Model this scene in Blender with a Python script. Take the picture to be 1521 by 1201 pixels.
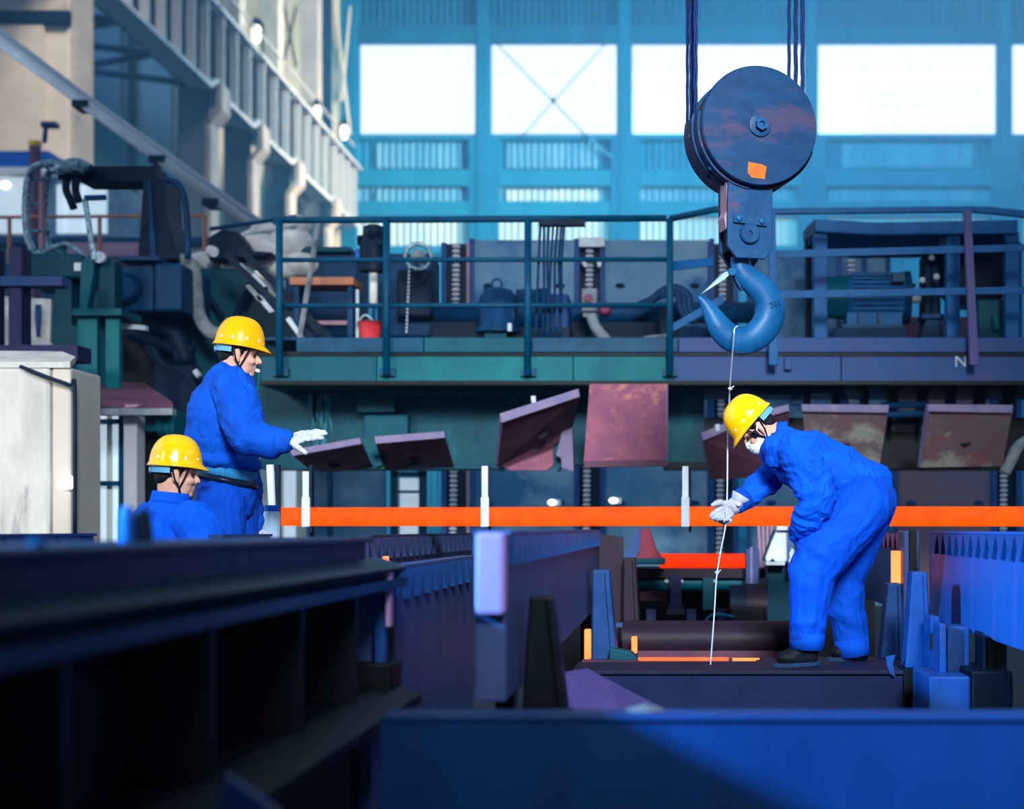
import bpy, bmesh, math, random
from mathutils import Vector, Matrix, noise
random.seed(7)
C = bpy.context.scene.collection
S = bpy.context.scene
for o in list(bpy.data.objects): bpy.data.objects.remove(o)

# ------------------------------------------------------------------ camera, sky, lights, exposure
FP, CX, CY, ZC = 2400.0, 1000.0, 785.0, 0.70      # focal length in pixels, vanishing point, eye height
cam = bpy.data.cameras.new('camera'); camo = bpy.data.objects.new('camera', cam); C.objects.link(camo)
camo.location = (0, 0, ZC); camo.rotation_euler = (math.pi/2, 0, 0)
cam.sensor_width = 36; cam.lens = FP/1521*36
cam.shift_x = (760.5-CX)/1521; cam.shift_y = (CY-600.5)/1521
cam.clip_end = 300; cam.clip_start = .05
cam.dof.use_dof = True; cam.dof.focus_distance = 8.35; cam.dof.aperture_fstop = 1.7
S.camera = camo
S.view_settings.view_transform = 'Standard'; S.view_settings.look = 'None'
S.view_settings.gamma = 1; S.view_settings.use_curve_mapping = False
S.view_settings.exposure = 0.0
S.cycles.use_denoising = True
S.cycles.max_bounces = 6; S.cycles.diffuse_bounces = 3; S.cycles.sample_clamp_indirect = 4
w = bpy.data.worlds.new('sky'); S.world = w; w.use_nodes = True
bg = w.node_tree.nodes['Background']
bg.inputs[0].default_value = (0.53, 0.72, 1.0, 1); bg.inputs[1].default_value = 2.0

def area(name, loc, target, size, power, col, sy=None, spread=180):
    l = bpy.data.lights.new(name, 'AREA'); l.energy = power; l.color = col
    l.spread = math.radians(spread); l.shape = 'RECTANGLE'; l.size = size; l.size_y = sy or size
    o = bpy.data.objects.new(name, l); C.objects.link(o); o.location = loc
    o.rotation_euler = (Vector(target)-Vector(loc)).to_track_quat('-Z', 'Y').to_euler(); return o
def spot(name, loc, target, power, col, angle, blend=.3, rad=.2):
    l = bpy.data.lights.new(name, 'SPOT'); l.energy = power; l.color = col
    l.spot_size = math.radians(angle); l.spot_blend = blend; l.shadow_soft_size = rad
    o = bpy.data.objects.new(name, l); C.objects.link(o); o.location = loc
    o.rotation_euler = (Vector(target)-Vector(loc)).to_track_quat('-Z', 'Y').to_euler(); return o
area('key_fill', (1.6, -5.0, 6.8), (-.6, 9.5, 1.7), 2.6, 205, (0.80, 0.93, 1.0), None, 33)  # added key light aimed at the workers and the hook
area('column_fill', (-7, 27, 21.0), (-15, 39, 8), 4.0, 560, (1.0, .96, .92), None, 70)  # added fill to brighten the beige concrete column
area('side_window_fill', (19, 52, 18.0), (-14, 65, 14), 12.0, 4600, (1.0, .95, .87), None, 56)  # added warm fill for side window light on crane columns and end wall
area('far_wall_fill', (4, 50, 25.0), (3, 72, 7), 14.0, 6800, (0.03, .68, 1.0), 6)  # added blue fill to brighten the far wall
area('pier_fill', (-7.5, 2.0, 4.5), (-4.4, 11, .9), 2.0, 58, (1.0, .96, .92), None, 40)  # added fill to brighten the pale pier, no door behind it
spot('flood_light', (-5.0, 1.4, 2.75), (1.3, 5.2, -.4), 9800, (0.05, .44, .95), 44, .5, .14)
area('under_deck_fill', (1.0, 14.75, 1.62), (1.0, 16.5, .4), 9.0, 45, (.55, .82, 1.0), .25)  # added fill to brighten the guide panels below the deck

# ------------------------------------------------------------------ helpers
def lin(r, g, b):
    f = lambda c: (c/255/12.92) if c/255 <= .04045 else ((c/255+.055)/1.055)**2.4
    return (f(r), f(g), f(b))
MATS = {}
def mat(name, c1, c2=None, scale=6, rough=.55, metal=0, bump=.15, spots=None, spot_scale=3, spot_amt=.55, stretch=(1,1,1), emit=None, lo=.35, hi=.65):
    if name in MATS: return MATS[name]
    m = bpy.data.materials.new(name); m.use_nodes = True; N = m.node_tree.nodes; L = m.node_tree.links
    p = N['Principled BSDF']; p.inputs['Roughness'].default_value = rough; p.inputs['Metallic'].default_value = metal
    c2 = c2 or c1; p.inputs['Specular IOR Level'].default_value = .14 if rough > .25 else .5
    tc = N.new('ShaderNodeTexCoord'); mp = N.new('ShaderNodeMapping'); mp.inputs['Scale'].default_value = stretch
    L.new(tc.outputs['Object'], mp.inputs[0])
    nz = N.new('ShaderNodeTexNoise'); nz.inputs['Scale'].default_value = scale; nz.inputs['Detail'].default_value = 7; nz.inputs['Roughness'].default_value = .62
    L.new(mp.outputs[0], nz.inputs['Vector'])
    cr = N.new('ShaderNodeValToRGB'); cr.color_ramp.elements[0].position = lo; cr.color_ramp.elements[1].position = hi
    cr.color_ramp.elements[0].color = (*lin(*c1), 1); cr.color_ramp.elements[1].color = (*lin(*c2), 1)
    L.new(nz.outputs[0], cr.inputs[0]); out = cr.outputs[0]
    if spots:
        n2 = N.new('ShaderNodeTexNoise'); n2.inputs['Scale'].default_value = spot_scale; n2.inputs['Detail'].default_value = 6; n2.inputs['Roughness'].default_value = .7
        L.new(mp.outputs[0], n2.inputs['Vector'])
        r2 = N.new('ShaderNodeValToRGB'); r2.color_ramp.elements[0].position = spot_amt; r2.color_ramp.elements[1].position = min(.99, spot_amt+.10)
        L.new(n2.outputs[0], r2.inputs[0])
        mx = N.new('ShaderNodeMix'); mx.data_type = 'RGBA'
        L.new(r2.outputs[0], mx.inputs['Factor']); L.new(out, mx.inputs['A']); mx.inputs['B'].default_value = (*lin(*spots), 1); out = mx.outputs['Result']
    L.new(out, p.inputs['Base Color'])
    if bump:
        b = N.new('ShaderNodeBump'); b.inputs['Strength'].default_value = bump; b.inputs['Distance'].default_value = .01
        L.new(nz.outputs[0], b.inputs['Height']); L.new(b.outputs[0], p.inputs['Normal'])
    if emit:
        col, st, col2 = emit
        r3 = N.new('ShaderNodeValToRGB'); r3.color_ramp.elements[0].position = .3; r3.color_ramp.elements[1].position = .7
        r3.color_ramp.elements[0].color = (*col, 1); r3.color_ramp.elements[1].color = (*col2, 1)
        L.new(nz.outputs[0], r3.inputs[0]); L.new(r3.outputs[0], p.inputs['Emission Color']); p.inputs['Emission Strength'].default_value = st
    MATS[name] = m; return m
def glass(name, col, fac):
    if name in MATS: return MATS[name]
    m = bpy.data.materials.new(name); m.use_nodes = True; N = m.node_tree.nodes; L = m.node_tree.links
    N.remove(N['Principled BSDF']); t = N.new('ShaderNodeBsdfTransparent'); g = N.new('ShaderNodeBsdfGlossy'); g.inputs['Roughness'].default_value = .08
    t.inputs[0].default_value = (*col, 1); mx = N.new('ShaderNodeMixShader'); mx.inputs[0].default_value = fac
    L.new(t.outputs[0], mx.inputs[1]); L.new(g.outputs[0], mx.inputs[2]); L.new(mx.outputs[0], N['Material Output'].inputs[0])
    MATS[name] = m; return m

def W(px, py, D): return Vector(((px-CX)*D/FP, D, ZC-(py-CY)*D/FP))
def mpx(n, D): return n*D/FP
ROOTS = []
def tag(o, label=None, cat=None, group=None, kind=None):
    if label: o['label'] = label
    if cat: o['category'] = cat
    if group: o['group'] = group
    if kind: o['kind'] = kind
    return o
def T(name, label, cat, group=None, loc=None, rotz=0):
    o = bpy.data.objects.new(name, None); C.objects.link(o); o.empty_display_size = .1
    tag(o, label, cat, group)
    if loc is not None: o.location = loc; o.rotation_euler = (0, 0, rotz)
    else: ROOTS.append(o)
    return o
def settle(o):
    if o in ROOTS: ROOTS.remove(o)
    pts = []
    def walk(x):
        if x.type == 'MESH': pts.extend(v.co + (x.location if x is not o else Vector()) for v in x.data.vertices)
        for ch in x.children: walk(ch)
    walk(o)
    if not pts: return
    lo = Vector([min(p[i] for p in pts) for i in range(3)]); hi = Vector([max(p[i] for p in pts) for i in range(3)])
    c = Vector(((lo.x+hi.x)/2, (lo.y+hi.y)/2, lo.z))
    if o.type == 'MESH': o.data.transform(Matrix.Translation(-c))
    o.location = c
    for ch in o.children: ch.location = ch.location - c
def dup(root, off, label=None, group=None, rotz=None):
    r = root.copy(); C.objects.link(r); r.location = root.location + Vector(off)
    if rotz is not None: r.rotation_euler = (0, 0, rotz)
    if label: r['label'] = label
    if group: r['group'] = group
    for ch in root.children:
        c = ch.copy(); C.objects.link(c); c.parent = r
        for g in ch.children:
            d = g.copy(); C.objects.link(d); d.parent = c
    return r
class B:
    def __init__(s): s.m = bmesh.new()
    def hexa(s, pts):
        v = [s.m.verts.new(p) for p in pts]
        for f in ((0,1,2,3),(7,6,5,4),(0,4,5,1),(1,5,6,2),(2,6,7,3),(3,7,4,0)): s.m.faces.new([v[i] for i in f])
        return s
    def box(s, a, b):
        x0, x1 = sorted((a[0], b[0])); y0, y1 = sorted((a[1], b[1])); z0, z1 = sorted((a[2], b[2]))
        return s.hexa([(x0,y0,z0),(x1,y0,z0),(x1,y0,z1),(x0,y0,z1),(x0,y1,z0),(x1,y1,z0),(x1,y1,z1),(x0,y1,z1)])
    def pbox(s, x0, y0, x1, y1, D, dep):
        a = W(x0, y1, D); b = W(x1, y0, D); return s.box(a, (b.x, D+dep, b.z))
    def prism(s, pts, vec):
        vec = Vector(vec); a = [s.m.verts.new(p) for p in pts]; b = [s.m.verts.new(Vector(p)+vec) for p in pts]; n = len(pts)
        s.m.faces.new(a); s.m.faces.new(b[::-1])
        for i in range(n): s.m.faces.new([a[i], b[i], b[(i+1) % n], a[(i+1) % n]])
        return s
    def ppoly(s, pts, D, dep): return s.prism([W(x, y, D) for x, y in pts], (0, dep, 0))
    def slab(s, pts, vec): return s.prism([W(*p) for p in pts], vec)
    def tube(s, pts, r, seg=8, squash=None, caps=True):
        pts = [Vector(p) for p in pts]; n = len(pts); rs = r if isinstance(r, (list, tuple)) else [r]*n
        rings = []; prev = None
        for i, p in enumerate(pts):
            t = (pts[min(i+1, n-1)]-pts[max(i-1, 0)]).normalized()
            if prev is None:
                a = Vector((0, 1, 0)) if abs(t.y) < .9 else Vector((1, 0, 0)); u = (a-t*a.dot(t)).normalized()
            else: u = (prev-t*prev.dot(t)).normalized()
            prev = u; v = t.cross(u); q = squash or 1
            rings.append([s.m.verts.new(p+u*rs[i]*q*math.cos(2*math.pi*k/seg)+v*rs[i]*math.sin(2*math.pi*k/seg)) for k in range(seg)])
        for i in range(n-1):
            for k in range(seg): s.m.faces.new([rings[i][k], rings[i][(k+1) % seg], rings[i+1][(k+1) % seg], rings[i+1][k]])
        if caps: s.m.faces.new(rings[0][::-1]); s.m.faces.new(rings[-1])
        return s
    def lathe(s, prof, c, axis=(0, -1, 0), seg=24):
        # prof: (radius, distance along axis)
        ax = Vector(axis).normalized(); a = Vector((0, 0, 1)) if abs(ax.z) < .9 else Vector((1, 0, 0))
        u = (a-ax*a.dot(ax)).normalized(); v = ax.cross(u); c = Vector(c); rings = []
        for r, h in prof: rings.append([s.m.verts.new(c+ax*h+(u*math.cos(2*math.pi*k/seg)+v*math.sin(2*math.pi*k/seg))*max(r, 1e-4)) for k in range(seg)])
        for i in range(len(prof)-1):
            for k in range(seg): s.m.faces.new([rings[i][k], rings[i][(k+1) % seg], rings[i+1][(k+1) % seg], rings[i+1][k]])
        s.m.faces.new(rings[0][::-1]); s.m.faces.new(rings[-1]); return s
    def ring(s, c, R, r, axis=(0, -1, 0), seg=28, rseg=8):
        ax = Vector(axis).normalized(); a = Vector((0, 0, 1)) if abs(ax.z) < .9 else Vector((1, 0, 0))
        u = (a-ax*a.dot(ax)).normalized(); v = ax.cross(u); c = Vector(c); R_ = []
        for i in range(seg):
            d = u*math.cos(2*math.pi*i/seg)+v*math.sin(2*math.pi*i/seg)
            R_.append([s.m.verts.new(c+d*(R+r*math.cos(2*math.pi*k/rseg))+ax*r*math.sin(2*math.pi*k/rseg)) for k in range(rseg)])
        for i in range(seg):
            for k in range(rseg): s.m.faces.new([R_[i][k], R_[i][(k+1) % rseg], R_[(i+1) % seg][(k+1) % rseg], R_[(i+1) % seg][k]])
        return s
    def ell(s, c, r, rot=None, u=14, v=9):
        M = Matrix.Translation(Vector(c)) @ (rot.to_4x4() if rot else Matrix()) @ Matrix.Diagonal((*r, 1))
        bmesh.ops.create_uvsphere(s.m, u_segments=u, v_segments=v, radius=1, matrix=M); return s
    def cap(s, p0, p1, r0, r1, ysc=1, seg=14):
        p0 = Vector(p0); p1 = Vector(p1); d = p1-p0
        for p, r in ((p0, r0), (p1, r1)): s.ell(p, (r, r*ysc, r))
        if d.length > 1e-5:
            q = d.to_track_quat('Z', 'Y').to_matrix().to_4x4(); mid = (p0+p1)/2
            Sc = Matrix.Translation(mid) @ Matrix.Diagonal((1, ysc, 1, 1)) @ Matrix.Translation(-mid) if abs(d.normalized().y) < .6 else Matrix()
            bmesh.ops.create_cone(s.m, cap_ends=True, segments=seg, radius1=r0, radius2=r1, depth=d.length, matrix=Sc @ Matrix.Translation(mid) @ q)
        return s
    def chain(s, pts, rs, ysc=1):
        for i in range(len(pts)-1): s.cap(pts[i], pts[i+1], rs[i], rs[i+1], ysc)
        return s
    def build(s, name, m, parent=None, smooth=False, bevel=0, kind=None, label=None):
        bmesh.ops.recalc_face_normals(s.m, faces=s.m.faces)
        me = bpy.data.meshes.new(name); s.m.to_mesh(me); s.m.free()
        if smooth: me.shade_smooth()
        if m: me.materials.append(m)
        o = bpy.data.objects.new(name, me); C.objects.link(o)
        if parent is not None: o.parent = parent
        if smooth == 'angle': me.set_sharp_from_angle(angle=math.radians(38))
        if bevel:
            bv = o.modifiers.new('bevel', 'BEVEL'); bv.width = bevel; bv.segments = 2; bv.limit_method = 'ANGLE'
        if kind: o['kind'] = kind
        if label: o['label'] = label
        if parent is None: ROOTS.append(o)
        return o
def spline(pts, n=6):
    pts = [Vector(p) for p in pts]; out = []
    for i in range(len(pts)-1):
        p0 = pts[max(i-1, 0)]; p1 = pts[i]; p2 = pts[i+1]; p3 = pts[min(i+2, len(pts)-1)]
        for k in range(n):
            t = k/n
            out.append(.5*((2*p1)+(p2-p0)*t+(2*p0-5*p1+4*p2-p3)*t*t+(3*p1-p0-3*p2+p3)*t**3))
    out.append(pts[-1]); return out
def lerp_list(rs, n=6):
    out = []
    for i in range(len(rs)-1):
        for k in range(n): out.append(rs[i]+(rs[i+1]-rs[i])*k/n)
    out.append(rs[-1]); return out
def text(body, size, loc, rot, m, name, parent, ext=.002):
    cu = bpy.data.curves.new(name, 'FONT'); cu.body = body; cu.size = size; cu.extrude = ext; cu.align_x = 'CENTER'; cu.align_y = 'CENTER'
    t = bpy.data.objects.new(name+'_tmp', cu); C.objects.link(t)
    dg = bpy.context.evaluated_depsgraph_get(); me = bpy.data.meshes.new_from_object(t.evaluated_get(dg))
    bpy.data.objects.remove(t); me.name = name; me.materials.clear(); me.materials.append(m)
    me.transform(Matrix.Translation(loc) @ rot.to_4x4())
    o = bpy.data.objects.new(name, me); C.objects.link(o); o.parent = parent; return o
# ------------------------------------------------------------------ materials
m_floor = mat('floor_dark', (26,30,40), (44,44,52), 3, .8)
m_conc = mat('concrete_pale', (172,170,165), (205,203,198), 2.2, .85, spots=(140,140,140), spot_scale=1.6, spot_amt=.58, stretch=(2,2,.5))
m_conc2 = mat('concrete_beige', (170,162,150), (202,196,186), .5, .9, spots=(120,118,115), spot_scale=.4, spot_amt=.58)
m_colm = mat('column_paint', (150,152,158), (190,185,185), .5, .8)
m_sheetd = mat('sheet_dark', (14,66,92), (26,84,108), .35, .7, stretch=(1,4,.3))
m_sheetg = mat('sheet_grey', (78,104,128), (112,128,144), .3, .7, stretch=(1,4,.3))
m_sheetp = mat('sheet_pale', (190,200,190), (222,226,214), .4, .8)
m_wallA = mat('wall_blue', (4,122,172), (16,136,184), .25, .7, stretch=(4,1,.4))
m_wallB = mat('wall_blue_light', (72,150,198), (104,172,212), .3, .7, stretch=(4,1,.4))
m_wallC = mat('wall_blue_pale', (176,208,228), (204,226,238), .3, .7, stretch=(4,1,.4))
m_wallT = mat('wall_blue_top', (0,92,138), (0,108,156), .2, .7, stretch=(4,1,.4))
m_post = mat('post_blue', (0,108,158), (0,122,172), .3, .6)
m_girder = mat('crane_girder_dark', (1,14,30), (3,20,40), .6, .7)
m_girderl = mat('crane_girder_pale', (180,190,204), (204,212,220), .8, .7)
m_truss = mat('truss_blue', (16,50,90), (24,64,104), 1, .6)
m_green = mat('green_machine', (0,84,98), (0,70,88), 4, .5, bump=.1, spots=(0,66,90), spot_scale=2, spot_amt=.56, stretch=(1,1,.5))
m_green2 = mat('green_bright', (0,108,112), (0,86,100), 4, .5, bump=.1, spots=(30,112,124), spot_scale=5, spot_amt=.60, stretch=(1,1,.4))
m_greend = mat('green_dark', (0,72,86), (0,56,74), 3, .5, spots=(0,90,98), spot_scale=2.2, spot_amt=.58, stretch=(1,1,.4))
m_navy = mat('navy_machine', (2,44,80), (6,60,100), 5, .5, bump=.1)
m_black = mat('black_steel', (2,20,40), (6,32,56), 5, .55)
m_teal = mat('teal_rail', (0,58,86), (2,74,106), 6, .45)
m_blueflat = mat('blue_flat_bar', (12,78,130), (22,94,150), 6, .5, spots=(80,70,120), spot_scale=3, spot_amt=.6)
m_purple = mat('purple_steel', (58,72,118), (40,78,132), 3, .5, spots=(92,78,116), spot_scale=2, spot_amt=.58, stretch=(1,1,.4))
m_purpled = mat('purple_dark', (30,38,76), (42,44,80), 4, .6)
m_rust = mat('rust_plate', (122,72,100), (152,86,104), 5, .6, spots=(186,120,110), spot_scale=4.5, spot_amt=.545)
m_rust2 = mat('rust_plate_grey', (146,98,104), (124,114,118), 3, .6, spots=(178,174,160), spot_scale=2.3, spot_amt=.52)
m_rustd = mat('rust_dark', (84,54,76), (108,68,84), 5, .6)
m_edge = mat('plate_edge', (108,100,136), (128,112,140), 8, .5)
m_panel = mat('guide_panel', (66,112,150), (116,144,166), 1.0, .6, spots=(44,92,136), spot_scale=.8, spot_amt=.52)
m_panelb = mat('guide_panel_brown', (120,88,92), (92,84,108), 1.6, .6)
m_white = mat('white_paint', (200,208,214), (224,228,230), 8, .5)
m_strap = mat('strap_pale', (176,190,200), (206,212,216), 8, .4)
m_pink = mat('pink_steel', (150,116,136), (168,128,140), 5, .6)
m_orangeb = mat('orange_plank', (190,122,84), (170,110,90), 6, .6)
m_red = mat('red_bucket', (204,50,60), (226,76,80), 6, .4)
m_hot = mat('hot_steel', (60,20,10), (40,10,5), 9, .8, emit=((1.0,.075,.0), 1.05, (1.1,.14,.002)), bump=0)
m_hot2 = mat('hot_steel_red', (60,20,10), (40,10,5), 9, .8, emit=((1.0,.022,.0), 1.05, (1.05,.045,.0)), bump=0)
m_hoty = mat('block_glow_yellow', (60,20,10), (40,10,5), 9, .8, emit=((3.4,.46,.11), 1.0, (3.8,.66,.2)), bump=0)
m_hotd = mat('hot_steel_dull', (60,30,20), (50,20,15), 14, .8, emit=((1.9,.16,.04), 1.0, (2.4,.28,.08)), bump=0)
m_rack = mat('rack_steel', (50,66,108), (66,78,122), 5, .5, stretch=(1,1,.15), bump=.12)
m_rackb = mat('rack_blue', (34,84,150), (50,92,158), 5, .45, stretch=(1,1,.12), bump=.15, spots=(84,92,158), spot_scale=4, spot_amt=.55)
m_lilac = mat('lilac_steel', (150,110,150), (160,118,158), 5, .5)
m_beamblue = mat('beam_blue', (10,46,92), (16,56,106), 3, .45, bump=.1, spots=(8,46,92), spot_scale=2, spot_amt=.55, stretch=(1,1,.35))
m_bluesteel = mat('blue_steel', (16,54,108), (28,68,124), 5, .5, spots=(56,56,100), spot_scale=3, spot_amt=.6)
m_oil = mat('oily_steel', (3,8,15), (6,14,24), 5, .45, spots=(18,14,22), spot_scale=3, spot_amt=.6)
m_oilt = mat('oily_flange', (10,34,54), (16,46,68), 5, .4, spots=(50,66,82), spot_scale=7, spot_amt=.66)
m_brown = mat('brown_roller', (44,30,46), (34,24,38), 6, .5, bump=.1)
m_rag = mat('dirty_sheet', (222,220,218), (164,166,170), 5, .9)
m_tan = mat('tan_hose', (140,146,150), (110,118,126), 12, .8)
m_shiny = mat('wrapped_plastic', (120,160,180), (30,60,80), 18, .18, spots=(210,225,230), spot_scale=26, spot_amt=.58)
m_rope = mat('rope_blue', (2,30,76), (6,38,92), 20, .5)
m_wire = mat('thin_wire', (180,196,214), (206,214,226), 20, .35)
m_hook = mat('hook_steel', (10,68,114), (20,84,132), 7, .38, bump=.35, spots=(14,66,110), spot_scale=5, spot_amt=.52)
m_sheave = mat('sheave_steel', (2,44,80), (8,56,96), 9, .40, bump=.3, spots=(62,54,82), spot_scale=3.6, spot_amt=.50, stretch=(.6,1,1.5))
m_housing = mat('housing_steel', (4,52,92), (14,64,106), 9, .40, bump=.4, spots=(70,58,84), spot_scale=4, spot_amt=.54)
m_beamdark = mat('beam_dark', (12,28,66), (20,36,76), 4, .5, spots=(34,36,70), spot_scale=3, spot_amt=.62)
m_opatch = mat('orange_paint', (196,100,34), (176,84,30), 22, .6)
m_glass = glass('window_glass', (1,1,1), .03)

# ------------------------------------------------------------------ the setting
def struct(b, name, m, parent=None, **k):
    o = b.build(name, m, parent, **k)
    if parent is None: o['kind'] = 'structure'
    return o
struct(B().box((-24,-9,-1.5),(22,76,-1.2)), 'floor', m_floor)
FW = 72.0; k72 = FW/FP
def wx(px): return (px-CX)*k72
def wz(py): return ZC-(py-CY)*k72
def corr(x0, x1, z0, z1, y, pitch=.3, amp=.06, axis='x'):
    b = B(); n = int((x1-x0)/pitch*4)+1; prev = None
    for i in range(n+1):
        t = x0+(x1-x0)*i/n; d = amp*math.sin(2*math.pi*t/pitch)
        p = ((t, y-.07-d) if axis == 'x' else (y+.07+d, t))
        v = (b.m.verts.new((*p, z0)), b.m.verts.new((*p, z1)))
        if prev: b.m.faces.new([prev[0], v[0], v[1], prev[1]])
        prev = v
    return b
posts = [(488,532),(709,727),(919,936),(1197,1212),(1482,1500),(1700,1720)]
wall = struct(B().box((wx(470),FW+.15,-1.2),(wx(1760),FW+.35,wz(204))).box((wx(470),FW+.15,wz(63)),(wx(1760),FW+.35,26)), 'wall_back', m_wallT)
for i in range(5):
    a = wx(posts[i][1]); c = wx(posts[i+1][0])
    for (y0, y1, m) in ((-70,62,m_wallT),(206,254,m_wallA),(279,300,m_wallB),(322,372,m_wallC),(376,800,m_wallA)):
        struct(corr(a-.1, c+.1, wz(y1), wz(y0), FW+.1), 'wall_sheet', m, wall)
    ctr = (a+c)/2; hw = (c-a)*.36
    if i in (0, 1, 3):
        struct(corr(ctr-hw, ctr+hw, wz(250), wz(214), FW-.03), 'light_panel', m_wallB, wall)
        struct(corr(ctr-hw, ctr+hw, wz(312), wz(283), FW-.06), 'light_panel', m_wallC if i == 1 else m_wallB, wall)
for (a, c) in posts: struct(B().box((wx(a),FW-.35,-1.2),(wx(c),FW+.1,26)), 'wall_post', m_post, wall, bevel=.02)
for (a, c) in posts[1:5]: struct(B().box((wx(a)-.35,FW-.3,-1.2),(wx(c)+.45,FW+.05,wz(206))), 'post_casing', m_post, wall)
for (a, c) in ((40,66),(203,209),(254,278),(300,322),(366,378)): struct(B().box((wx(532),FW-.28,wz(c)),(wx(1720),FW+.02,wz(a))), 'wall_girt', m_wallT if a < 60 else (m_wallA), wall)
for i in range(5):
    a = wx(posts[i][1]); c = wx(posts[i+1][0]); z0, z1 = wz(203), wz(63)
    t = .1
    f = struct(B().box((a,FW-.1,z0),(a+t,FW+.1,z1)).box((c-t,FW-.1,z0),(c,FW+.1,z1)).box((a,FW-.1,z0),(c,FW+.1,z0+t)).box((a,FW-.1,z1-t),(c,FW+.1,z1)), f'window_{i+1}', m_post)
    struct(B().box((a+.02,FW-.01,z0+.02),(c-.02,FW+.01,z1-.02)), 'pane', m_glass, f)
    if i == 1:
        struct(B().tube([W(735,62,71.6), W(875,206,71.6)], .035, 6), 'brace_rod', m_girder, f)
        struct(B().tube([W(900,64,71.6), W(772,206,71.6)], .03, 6), 'brace_rod', m_girder, f)
        struct(B().lathe([(.11,0),(.11,.05)], W(822,149,71.5), seg=10), 'brace_plate', m_girder, f)
        struct(B().tube([W(875,206,71.6), W(908,233,71.6)], .05, 6), 'brace_rod', m_wallB, f)
m_endw = mat('end_wall_beige', (226,224,210), (240,238,226), .5, .85)
ew = struct(B().box((-20.6,FW,-1.2),(wx(505),FW+.14,26)), 'end_wall', m_endw, wall)
for a, c, m in ((466,497,m_sheetg),(507,530,m_wallB)): struct(B().box((wx(a),FW-.1,-1.2),(wx(c),FW+.1,26)), 'end_panel', m, wall)
struct(B().box((wx(497),FW-.5,-1.2),(wx(507),FW+.1,26)), 'end_post', m_endw, wall)
for p in ([(497,0),(520,200)],[(520,10),(507,150)],[(420,0),(440,100)],[(440,10),(415,120)]): struct(B().tube([W(p[0][0],p[0][1],71.3), W(p[1][0],p[1][1],71.3)], .06, 6), 'brace_rod', m_endw if p[0][0] > 460 else m_girder, wall)
struct(B().pbox(395,300,445,312,71.8,.2), 'end_girt', m_sheetg, wall); struct(B().pbox(415,270,423,300,71.8,.2), 'end_box', m_sheetg, wall)
# roof: long strips of roofing with open rooflights between them
ceil = struct(B().box((-24,70,26),(22,76,26.2)), 'ceiling', m_girder)
for i in range(9): struct(B().box((-24, -10+i*9.2, 26),(22, -3.2+i*9.2, 26.2)), 'roof_panel', m_girder, ceil)
wr = struct(B().box((22,-8,-1.5),(22.3,72,10)), 'wall_right', m_sheetd); struct(B().box((22,-8,15),(22.3,72,26)), 'upper_sheet', m_sheetd, wr)
wf = struct(B().box((-24,-8.3,-1.5),(3,-8,26)), 'wall_front', m_sheetd); struct(B().box((3,-8.3,4.6),(22.3,-8,26)), 'upper_sheet', m_sheetd, wf); struct(B().box((13,-8.3,-1.5),(22.3,-8,4.6)), 'side_sheet', m_sheetd, wf)
# side wall behind the crane columns
wl = struct(B().box((-20.6,24,-1.2),(-20.3,72,16.0)), 'wall_left', m_sheetd)
for i in range(8):
    y0 = 24+i*6
    struct(corr(y0+.1, y0+5.9, -1.2, 15.8, -20.3, .5, .07, 'y'), 'wall_sheet', m_sheetd if i < 6 else m_sheetg, wl)
    struct(B().box((-20.2,y0-.2,-1.2),(-19.9,y0+.2,26)), 'wall_post', m_girder, wl)
for z in (5.0, 10.2): struct(B().box((-20.2,24,z),(-20.0,72,z+.25)), 'wall_girt', m_girder, wl)
struct(B().box((-20.6,24,16.0),(-20.5,72,26)), 'upper_sheet', m_truss, wl)

# crane columns and crane girders
colD = [49.0, 53.9, 59.2, 65.8]
cnames = ['first crane column seen past the beige concrete column, kinked bracket near its top', 'second crane column along the hall side, between two girder bays',
          'third crane column along the hall side, behind the railing corner', 'last crane column of the row, beside the blue end wall']
def crane_column(D, label, first=False):
    t = T('crane_column', label, 'column', 'crane columns')
    B().box((-14.2,D,-1.2),(-14.03,D+.9,13.1)).build('flange', m_colm, t)
    B().box((-15.1,D+.35,-1.2),(-14.2,D+.5,14.2)).build('web', m_sheetg, t)
    B().prism([(-14.2,D,13.0),(-14.03,D,13.0),(-13.68,D,13.4),(-13.68,D,14.2),(-13.86,D,14.2),(-13.86,D,13.5)], (0,.9,0)).build('bracket', m_colm, t)
    B().box((-15.2,D+.1,14.2),(-14.5,D+.9,26)).build('upper_shaft', m_conc if D < 60 else m_colm, t)
    B().box((-14.45,D-.04,8.2),(-14.0,D+.94,8.35)).build('tie_band', m_girderl, t)
for D, l in zip(colD, cnames): crane_column(D, l)
t = T('concrete_column', 'massive beige concrete column at the hall side, crossed by the sloping pale pipe', 'column')
B().box((-16.4,37.6,-1.2),(-14.05,39.2,26)).build('shaft', m_conc2, t, bevel=.05)
B().box((-16.2,37.45,3.2),(-14.6,37.6,14.5)).build('recessed_panel', m_conc2, t)
B().box((-16.4,37.4,12.4),(-14.0,37.62,12.7)).build('tie_band', m_girder, t)
spans = [(39.3,48.9,'near crane girder span with pale stiffeners, between the beige column and the first crane column'),
         (49.1,53.8,'crane girder span with pale stiffeners over the first and second crane columns'),
         (54.0,59.1,'crane girder span with pale stiffeners over the second and third crane columns'),
         (59.3,65.7,'crane girder span with pale stiffeners running to the last crane column'),
         (65.9,71.4,'end crane girder span that meets the blue end wall')]
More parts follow.
